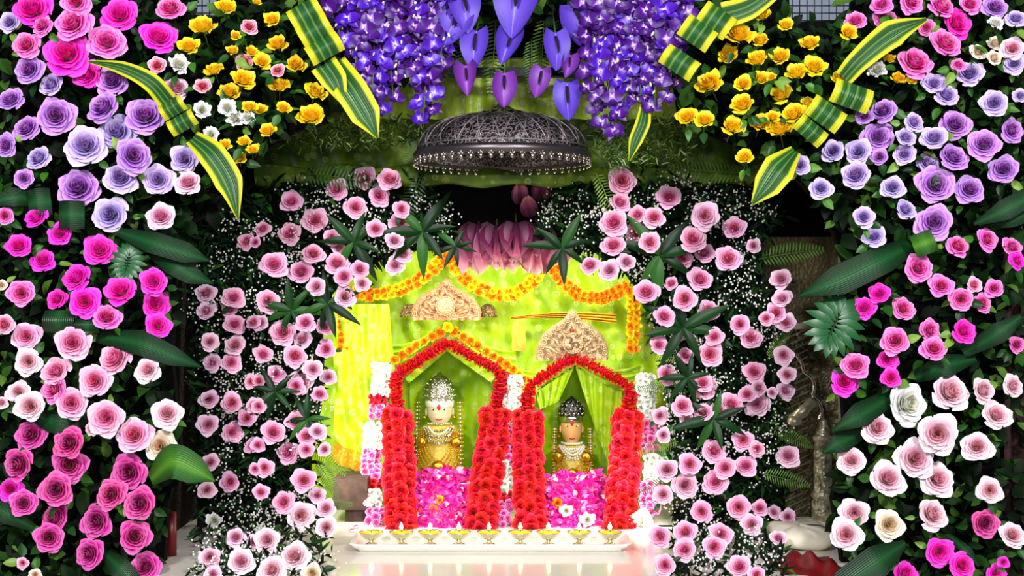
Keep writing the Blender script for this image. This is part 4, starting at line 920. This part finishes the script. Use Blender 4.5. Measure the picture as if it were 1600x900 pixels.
mixed_garland(590, [(572,618,'w',6),(620,630,'r',0),(634,658,'p',2),(666,700,'w',-8),(706,748,'p',-10),(752,764,'r',-8),(770,794,'w',-8),(800,824,'p',-2)], 'white and pink striped garland at far left of the niches')
mixed_garland(797, [(590,662,'w',4),(668,680,'p',-2),(684,720,'p',-5),(726,770,'w',-9),(774,784,'r',-10),(788,824,'p',-12)], 'white and pink striped garland between the two niches', 32, 3.90)
mixed_garland(1012, [(588,655,'w',-2),(662,690,'p',6),(698,712,'p',4),(716,752,'w',8),(758,800,'p',4)], 'white and pink striped garland at far right of the niches', 32, 3.885)
b = MB()
for k in range(40):
    a = U(-1.1, .5); leaf_pts(b, Vector((0, 0, 0)), Vector((math.sin(a), U(-.5, 0), -math.cos(a))), Vector((0, -1, 0)), U(.05, .085), .008, .5)
o = ob('white_tassel', b.mesh('white_tassel', [plain('tuberose', (.93, .93, .84), .5)]), None, W(1008, 792, 3.66)); tag(o, 'white tuberose tassel at the right end of the petal garland', 'tassel')

# petal heaps
heapM = ramp_uv('heap_petal', [(0, (.80, .0, .38)), (.4, (.92, .02, .58)), (.7, (.90, .05, .70)), (.86, (.93, .45, .75)), (.95, (.97, .85, .92)), (1, (.90, .04, .12))], .5)
def heap(x, y0, y1, w, lab):
    b = MB(); Y = 3.86; 
    for _ in range(750):
        u, v = U(-1, 1), R()
        prof = 1-max(0, abs(u)-.75)*3*(1-v)
        px = x+u*w*.5*(.86+.14*v); py = y1-(y1-y0)*v*prof; c = W(px, py, 3.64+.22*v+.03*u*u-U(0, .015))
        leaf_pts(b, c, Vector((U(-1, 1), U(-.8, .1), U(-.8, .6))), Vector((U(-.5, .5), -1, U(-.1, .9))), U(.018, .032), U(.014, .022), R(), .4)
    for (rx, rz) in ((.5, 1),):
        b.grid(lambda a, v: (W(x+(a-.5)*w*.92, y1-(y1-y0-8)*v, 3.66+.23*v), (.2, .5)), 8, 8)
    o = ob('petal_heap', b.mesh('petal_heap', [heapM])); tag(o, lab, 'petals', kind='stuff')
heap(690, 733, 826, 100, 'heap of magenta rose petals at the left statue')
heap(897, 740, 828, 108, 'heap of magenta rose petals at the right statue')
for (x, y, c, lab) in ((677, 797, 'O', 'orange marigold lying low on left petal heap'), (687, 782, 'N', 'yellow-orange marigold higher on left petal heap'), (871, 786, 'O', 'small orange marigold on right petal heap')):
    o = ob('loose_marigold', MAR[0], None, W(x, y, 3.63+.2*max(0, (826-y)/95)), face_quat((0, -1, .3)), S(9, 3.7), PM[c]); tag(o, lab, 'marigold', 'loose marigolds')
for (x, y, s, lab) in ((885, 798, 11, 'white flower on right petal heap, left one'), (918, 812, 13, 'larger white flower on right petal heap, right one')):
    o = ob('white_flower', RUFO[0], None, W(x, y, 3.61+.2*max(0, (826-y)/95)), face_quat((0, -1, .3)), S(s, 3.7), PM['W']); ob('heart', RUFH[0], o, mat=PM['W']); tag(o, lab, 'flower', 'white flowers on the heap')

# ------------------------------------------------------------------ deity statues
skinM = plain('pale_painted_face', (.90, .82, .66), .45); skin2M = plain('peach_painted_face', (.90, .68, .42), .45)
redM = plain('vermilion', (.75, .05, .05), .5); inkM = plain('eye_ink', (.10, .06, .05), .5); pearlM = plain('pearl', (.94, .92, .86), .25)
robeM = cloth_mat('gold_robe', (.84, .76, .20), (.76, .62, .14), (.93, .88, .55), 70)
def beads(name, pts, r, mat, parent, n=40):
    C_ = catmull(pts, 10); b = MB(); L = sum((q-p).length for p, q in zip(C_, C_[1:])); step = max(r*1.7, L/400); acc = step
    for p, q in zip(C_, C_[1:]):
        acc += (q-p).length
        if acc >= step: b.ball(p, r, 6, 4, 0); acc = 0
    return ob(name, b.mesh(name, [mat]), parent)
def statue(x, ycrown, yeye, ychin, ybase, fw, Y, lab, skin, crown_m, kind):
    base = W(x, ybase, Y); root = ob('deity_statue', None, None, base); tag(root, lab, 'statue')
    zc = W(x, ychin, Y).z-base.z; ze = W(x, yeye, Y).z-base.z; zt = W(x, ycrown, Y).z-base.z; hw = S(fw, Y)*.5
    # one continuous surface: robe, shoulders, neck, head with brow, nose and chin
    b = MB(); sh = hw*1.75
    prof = [(0, sh*1.05, .06), (.25*zc, sh*1.02, .06), (.5*zc, sh*.95, .055), (.72*zc, sh*1.0, .05), (.88*zc, sh*.92, .044), (.95*zc, hw*1.15, .036), (.985*zc, hw*.8, .03)]
    hd = ze-zc
    prof += [(zc, hw*.56, hw*.75), (zc+.2*hd, hw*.80, hw*.9), (zc+.5*hd, hw*.92, hw*.95), (zc+hd, hw*1.0, hw), (zc+1.5*hd, hw*.98, hw), (zc+1.9*hd, hw*.8, hw*.85), (zc+2.2*hd, hw*.3, hw*.3)]
    n = 28
    for (z, rx, ry) in prof:
        for i in range(n):
            a = 2*math.pi*i/n; xx = rx*math.cos(a); yy = ry*math.sin(a)
            if z >= zc and z < zc+1.3*hd and math.sin(a) < -.8:
                f = (math.sin(a)*-1-.8)/.2; k = math.exp(-((z-(zc+.55*hd))/(.28*hd))**2); yy -= .010*f*k
            b.v.append((xx, yy, z)); b.uv.append((i/n, z))
    for k in range(len(prof)-1):
        for i in range(n):
            b.f.append((k*n+i, k*n+(i+1) % n, (k+1)*n+(i+1) % n, (k+1)*n+i)); b.m.append(0 if k < 6 else 1)
    ob('body', b.mesh('body', [robeM, skin]), root)
    yf = -hw*.95
    for s in (-1, 1):
        e = MB(); e.ball((s*hw*.42, yf+.004, ze), hw*.16, 8, 5, sc=(1.5, .5, .55)); ob('eye', e.mesh('eye', [pearlM]), root)
        e = MB(); e.ball((s*hw*.42, yf, ze), hw*.075, 6, 4, sc=(1, .6, 1)); ob('pupil', e.mesh('pupil', [inkM]), root)
        e = MB(); e.ball((s*hw*1.02, 0, zc+.75*hd), hw*.22, 8, 6, sc=(.5, .7, 1.6)); ob('ear', e.mesh('ear', [skin]), root)
        e = MB(); e.ball((s*hw*1.15, -.012, zc+.35*hd), hw*.16, 8, 6); ob('earring', e.mesh('earring', [goldM]), root)
    e = MB(); e.tube([(-hw*.25, yf-.001, zc+.28*hd), (0, yf-.006, zc+.25*hd), (hw*.25, yf-.001, zc+.28*hd)], .0016, 5); ob('mouth', e.mesh('mouth', [redM]), root)
    e = MB(); e.ball((0, yf-.006, ze+.18*hd), hw*.18, 8, 6, sc=(.8, .4, 1.3)); ob('forehead_mark', e.mesh('forehead_mark', [redM]), root)
    # brow band and crown
    zb = ze+.35*hd
    b = MB(); b.lathe([(hw*1.03, zb-.010), (hw*1.10, zb-.007), (hw*1.12, zb+.010), (hw*1.06, zb+.014)], 28); ob('brow_band', b.mesh('brow_band', [pearlM if kind == 'a' else chromeM]), root)
    H = zt-zb
    b = MB(); b.lathe([(hw*1.05, zb+.006), (hw*1.15, zb+.25*H), (hw*1.12, zb+.45*H), (hw*.98, zb+.62*H), (hw*.72, zb+.78*H), (hw*.4, zb+.90*H), (hw*.2, zb+.95*H), (hw*.16, zb+H), (.0005, zb+H*1.04)], 36, mod=lambda an, k: 1+.04*math.cos(an*12)); cr = ob('crown', b.mesh('crown', [crown_m]), root)
    b = MB()
    for ring, (rr_, zz) in enumerate(((1.17, .28), (1.13, .48), (.97, .66), (.7, .8))):
        for k in range(18-3*ring):
            a = 2*math.pi*k/(18-3*ring); b.ball((hw*rr_*math.cos(a), hw*rr_*math.sin(a), zb+zz*H), .0042, 6, 4)
    ob('crown_studs', b.mesh('crown_studs', [chromeM]), cr)
    # jewellery
    cb = MB()
    for k in range(4):
        for q in range(15):
            a = math.pi*(.08+.84*q/14); cb.ball((hw*(.95+.17*k)*math.cos(a), -(hw*(1.05+.05*k))*math.sin(a)*.95-.012, zc*(.99-.05*k)-.018*k*math.sin(a)*.6), .0046, 6, 4)
    ob('jewelled_collar', cb.mesh('jewelled_collar', [chromeM if kind == 'a' else pearlM]), root)
    ybd = -.062
    def lp(z): return base.z+z
    for k, (wd_, dz) in enumerate(((.75, .10), (.95, .18), (1.15, .26))):
        beads('pearl_necklace' if (kind == 'b' or k == 0) else 'silver_necklace', [Vector((-hw*wd_, -.045, zc*.93)), Vector((-hw*wd_*.6, ybd-.008, zc*(.93-dz*.6))), Vector((0, ybd-.014, zc*(.93-dz))), Vector((hw*wd_*.6, ybd-.008, zc*(.93-dz*.6))), Vector((hw*wd_, -.045, zc*.93))], .0040, pearlM if (kind == 'b' or k == 0) else chromeM, root)
    for k in range(5):
        o_ = hw*(1.0+.16*k); d_ = .45+.10*k
        beads('gold_necklace', [Vector((-o_, -.045, zc*.88)), Vector((-o_*.92, ybd-.010, zc*(.88-d_*.5))), Vector((-o_*.35, ybd-.018, zc*max(.06, .88-d_))), Vector((0, ybd-.020, zc*max(.02, .84-d_))), Vector((o_*.35, ybd-.018, zc*max(.06, .88-d_))), Vector((o_*.92, ybd-.010, zc*(.88-d_*.5))), Vector((o_, -.045, zc*.88))], .0036, goldM, root)
    for s in (-1, 1):
        for k in range(3):
            beads('bead_string', [Vector((s*hw*(1.45+.16*k), -.058, zc*1.35)), Vector((s*hw*(1.5+.16*k), -.064, zc*.7)), Vector((s*hw*(1.5+.16*k), -.066, .0))], .0032, goldM if k != 1 else pearlM, root)
        b = MB(); b.lathe([(.001, -.004), (.016, -.003), (.018, .003), (.010, .006), (.001, .008)], 14); m = ob('rosette', b.mesh('rosette', [goldM]), root, (s*hw*1.3, -.072, zc*.70), (math.pi/2, 0, 0))
    b = MB(); b.lathe([(.001, -.004), (.020, -.003), (.022, .003), (.012, .008), (.001, .010)], 16, mod=lambda an, k: 1+.1*math.cos(an*8)); ob('pendant', b.mesh('pendant', [goldM]), root, (0, -.082, zc*.30), (math.pi/2, 0, 0))
    b = MB(); b.lathe([(.001, -.004), (.013, -.003), (.015, .003), (.001, .008)], 16); ob('pendant', b.mesh('pendant', [pearlM]), root, (hw*.8, -.080, zc*.22), (math.pi/2, 0, 0))
statue(687, 583, 638, 659, 752, 41, 4.13, 'pale-faced deity statue with tall silver crown in the left niche', skinM, silverM, 'a')
statue(893, 620, 664, 690, 755, 34, 4.13, 'peach-faced deity statue with dark silver crown in the right niche', skin2M, darksilver, 'b')

# ------------------------------------------------------------------ lamp tray and oil lamps
trayM = plain('white_ceramic', (.93, .93, .90), .12)
Yt = 3.36; tl = W(556, 0, Yt).x; tr = W(978, 0, Yt).x
b = MB()
def tray(a, v):
    # cross-section runs over the front rim, down to the flat and up the back rim
    px = -1+2*a; flare = max(0, abs(px)-.93)/.07
    prof = [(-.088, .026), (-.070, .004), (-.05, .006), (.04, .006), (.056, .008), (.072, .018)]
    k = v*5; i = min(4, int(k)); f = k-i; y = prof[i][0]+(prof[i+1][0]-prof[i][0])*f; z = prof[i][1]+(prof[i+1][1]-prof[i][1])*f
    z = max(z, .006+.022*flare); y *= 1-.10*flare
    return ((tl+tr)/2+px*(tr-tl)*.5*1.02, Yt+y, TZ+z), (a, v)
b.grid(tray, 48, 20); b.box((tl+.02, Yt-.068, TZ), (tr-.02, Yt+.068, TZ+.005))
o = ob('lamp_tray', b.mesh('lamp_tray', [trayM])); sm = o.modifiers.new('skin', 'SOLIDIFY'); sm.thickness = .003; tag(o, 'long white ceramic tray carrying nine oil lamps', 'tray')
ghM = plain('yellow_ghee', (.98, .80, .05), .35); wickM = plain('cotton_wick', (.35, .28, .18), .8); flM = plain('flame', (1.0, .90, .62), .5, emit=9); bowlM = plain('pale_silver', (.90, .86, .72), .2, .9)
LX = [580, 627, 672, 717, 764, 813, 857, 905, 953]
bm_ = MB(); bm_.lathe([(.0005, .016), (.006, .017), (.018, .022), (.027, .032), (.031, .043), (.0325, .046), (.0295, .044), (.024, .034), (.001, .026)], 28); BOWL = bm_.mesh('bowl', [bowlM])
fm = MB(); fm.lathe([(.0005, 0), (.017, 0), (.016, .003), (.009, .007), (.005, .011), (.006, .014), (.008, .018)], 24); FOOT = fm.mesh('foot', [bowlM])
gm = MB(); gm.lathe([(.0295, .042), (.015, .0445), (.0005, .045)], 24); GHEE = gm.mesh('ghee', [ghM])
wm = MB(); wm.tube([(0, 0, .042), (.001, 0, .054)], .0014, 6); WICK = wm.mesh('wick', [wickM])
fl = MB(); fl.lathe([(.0005, .052), (.004, .055), (.0055, .060), (.0045, .067), (.002, .074), (.0003, .079)], 12); FLAME = fl.mesh('flame', [flM])
for i, x in enumerate(LX):
    p = W(x, 0, Yt); root = ob('oil_lamp', None, None, (p.x, Yt, TZ+.0065), None, (1.06, 1.06, .80))
    tag(root, 'lit silver oil lamp on the white tray, %s' % ('leftmost' if i == 0 else 'rightmost' if i == 8 else 'middle of the nine' if i == 4 else ORD[i]+' from the left' if i < 4 else ORD[8-i]+' from the right'), 'oil lamp', 'oil lamps on the tray')
    ob('bowl', BOWL, root); ob('foot', FOOT, root); ob('ghee', GHEE, root); ob('wick', WICK, root); ob('flame', FLAME, root)
for (x, y, lab) in ((551, 826, 'pink petal fallen on the marble left of the tray, nearer the tray'), (544, 832, 'pink petal fallen on the marble left of the tray, farther out')):
    Y = (ZE-TZ)*F/(y-450); b = MB(); leaf_pts(b, Vector((0, 0, .003)), Vector((1, .4, .1)), Vector((0, 0, 1)), .022, .016, .3); o = ob('fallen_petal', b.mesh('fallen_petal', [heapM]), None, W(x, y, Y)); tag(o, lab, 'petal')

# ------------------------------------------------------------------ silver throne at right, dark mesh at left, cloths, curtain
thM = plain('aged_silver', (.66, .64, .54), .42, .55, noise=(50, (.42, .39, .30)), bump=(90, .7, True)); th2M = plain('aged_silver_smooth', (.76, .73, .62), .35, .6)
Y = 3.78; base = W(1265, 810, Y); th = ob('silver_throne', None, None, base); tag(th, 'aged silver carved throne side behind the right inner arch', 'throne')
def at(x, y, dy=0): return W(x, y, Y)+Vector((0, dy, 0))-base
b = MB()
p = at(1180, 370); q = at(1315, 505); b.box((p.x, .02, q.z), (q.x, .04, p.z)); ob('upper_panel', b.mesh('upper_panel', [plain('hammered_bronze', (.36, .32, .22), .5, .7, bump=(90, .8, False))], False), th)
b = MB(); p = at(1180, 505); q = at(1318, 514); b.box((p.x, -.02, q.z), (q.x, .04, p.z)); ob('cross_rail', b.mesh('cross_rail', [th2M], False), th)
b = MB(); p = at(1180, 514); q = at(1312, 810); nx, nz_ = 34, 70
b.grid(lambda a, v: (Vector((p.x+(q.x-p.x)*a, .02-.006*math.sin(a*60+3*math.sin(v*30))*math.sin(v*95)*(1 if a > .45 else .1), p.z+(q.z-p.z)*v)), (a, v)), nx, nz_); ob('carved_panel', b.mesh('carved_panel', [plain('dark_carved_silver', (.46, .43, .33), .45, .5, noise=(60, (.26, .23, .16)), bump=(120, .9, True))]), th)
b = MB()
for k in range(26): b.tube([at(1195, 545+k*11, -.002), at(1262, 513+k*11, -.002)], .0024, 4)
ob('lattice', b.mesh('lattice', [th2M]), th)
b = MB(); sc_ = [(1240, 552), (1250, 566), (1254, 580), (1266, 590), (1270, 604), (1268, 618), (1278, 630), (1281, 644), (1276, 655)]; b.tube(catmull([at(x, y, -.02) for x, y in sc_], 5), .006, 8); ob('scalloped_edge', b.mesh('scalloped_edge', [chromeM]), th)
b = MB(); b.tube([at(1232, 655, -.04), at(1250, 640, -.05), at(1262, 628, -.04), at(1272, 632, -.02)], [.016, .020, .017, .010], 10); b.ball(at(1236, 655, -.05), .022, 10, 8, sc=(1.1, 1, .8)); ob('arm_finial', b.mesh('arm_finial', [th2M]), th)
pc = at(1281, 810, -.035)
b = MB(); prof = [(.030, 0), (.034, .015), (.034, .06), (.028, .066), (.036, .075), (.036, .085), (.028, .092), (.027, .20), (.024, .245), (.031, .252), (.031, .262), (.022, .268), (.020, .29), (.012, .305), (.014, .312), (.004, .32), (.001, .33)]
b.lathe(prof, 28, c=tuple(pc), mod=lambda an, k: 1+(.05*math.cos(an*14) if k in (7, 8) else 0)); ob('post', b.mesh('post', [thM]), th)
b = MB(); p = at(1312, 400); q = at(1322, 810); b.box((p.x, -.02, q.z), (q.x, .04, p.z)); ob('side_post', b.mesh('side_post', [th2M], False), th)
b = MB()
p = W(200, 300, 3.85); q = Vector((-1.01, 0, .005)); b.grid(lambda a, v: (Vector((p.x+(q.x-p.x)*a, 3.85-.01*math.sin(a*25+v*4), p.z+(q.z-p.z)*v)), (a, v)), 30, 8)
o = ob('brown_net_curtain', b.mesh('brown_net_curtain', [plain('brown_net', (.16, .11, .08), .7, bump=(220, 1, True))])); tag(o, 'dark brown net curtain between left outer wall and inner arch', 'curtain')
b = MB(); Yb = 4.06
for (xa, ya, xb, yb) in ((150, 60, 462, 790), (1068, 60, 1420, 790), (440, 60, 1090, 372)):
    p = W(xa, ya, Yb); q = W(xb, yb, Yb); b.box((p.x, Yb, TZ if yb > 700 else q.z), (q.x, Yb+.03, p.z))
o = ob('shrine_backboard', b.mesh('shrine_backboard', [backM], False)); tag(o, 'dark backboard around the lit alcove, standing on the altar table', 'board')
# white cushion and red cloth at the throne's foot, red pole at left, maroon curtain at right
b = MB(); p = W(1262, 850, 3.3)
b.grid(lambda a, v: ((p.x+.085*math.copysign(abs(math.cos(a*6.283))**.5, math.cos(a*6.283))*abs(math.sin(v*3.1416))**.4, 3.4+.12*math.copysign(abs(math.sin(a*6.283))**.5, math.sin(a*6.283))*abs(math.sin(v*3.1416))**.4, TZ+.028-.028*math.cos(v*3.1416)+.003*math.sin(a*30)), (a, v)), 40, 12)
o = ob('white_cushion', b.mesh('white_cushion', [plain('cream_cloth', (.90, .87, .78), .8)])); tag(o, 'cream cushion at the foot of the silver throne', 'cushion')
def rc(a, v):
    hgt = (.018+.016*math.sin(a*9+v*4)+.010*math.sin(a*21-v*9))*math.sin(math.pi*min(1, max(0, a)))**.5*math.sin(math.pi*v)**.5 if 0 < v < 1 and 0 < a < 1 else 0
    return (W(1205, 0, 3.12).x+.175*a+.01*math.sin(v*7), 3.02+.20*v+.015*math.sin(a*8), TZ+.002+max(0, hgt)), (a, v)
b = MB(); b.grid(rc, 36, 16); o = ob('red_cloth', b.mesh('red_cloth', [plain('red_silk', (.42, .02, .03), .5)])); tag(o, 'crumpled red cloth in front of the cream cushion', 'cloth')
b = MB(); b.tube([W(268, 800, 3.25), Vector((W(268, 800, 3.25).x, 3.25, TZ))], .014, 12); o = ob('red_post', b.mesh('red_post', [plain('red_paint', (.40, .02, .04), .4)])); tag(o, 'dark red post standing at lower left wall edge', 'post')
b = MB(); p = W(1574, 360, 3.12); b.grid(lambda a, v: ((p.x+.32*a, 3.14-.012*math.sin(a*50), p.z*(1-v)), (a, v)), 40, 4)
o = ob('maroon_curtain', b.mesh('maroon_curtain', [plain('maroon_cloth', (.16, .02, .03), .8)])); tag(o, 'dark maroon curtain hanging at the right edge', 'curtain')
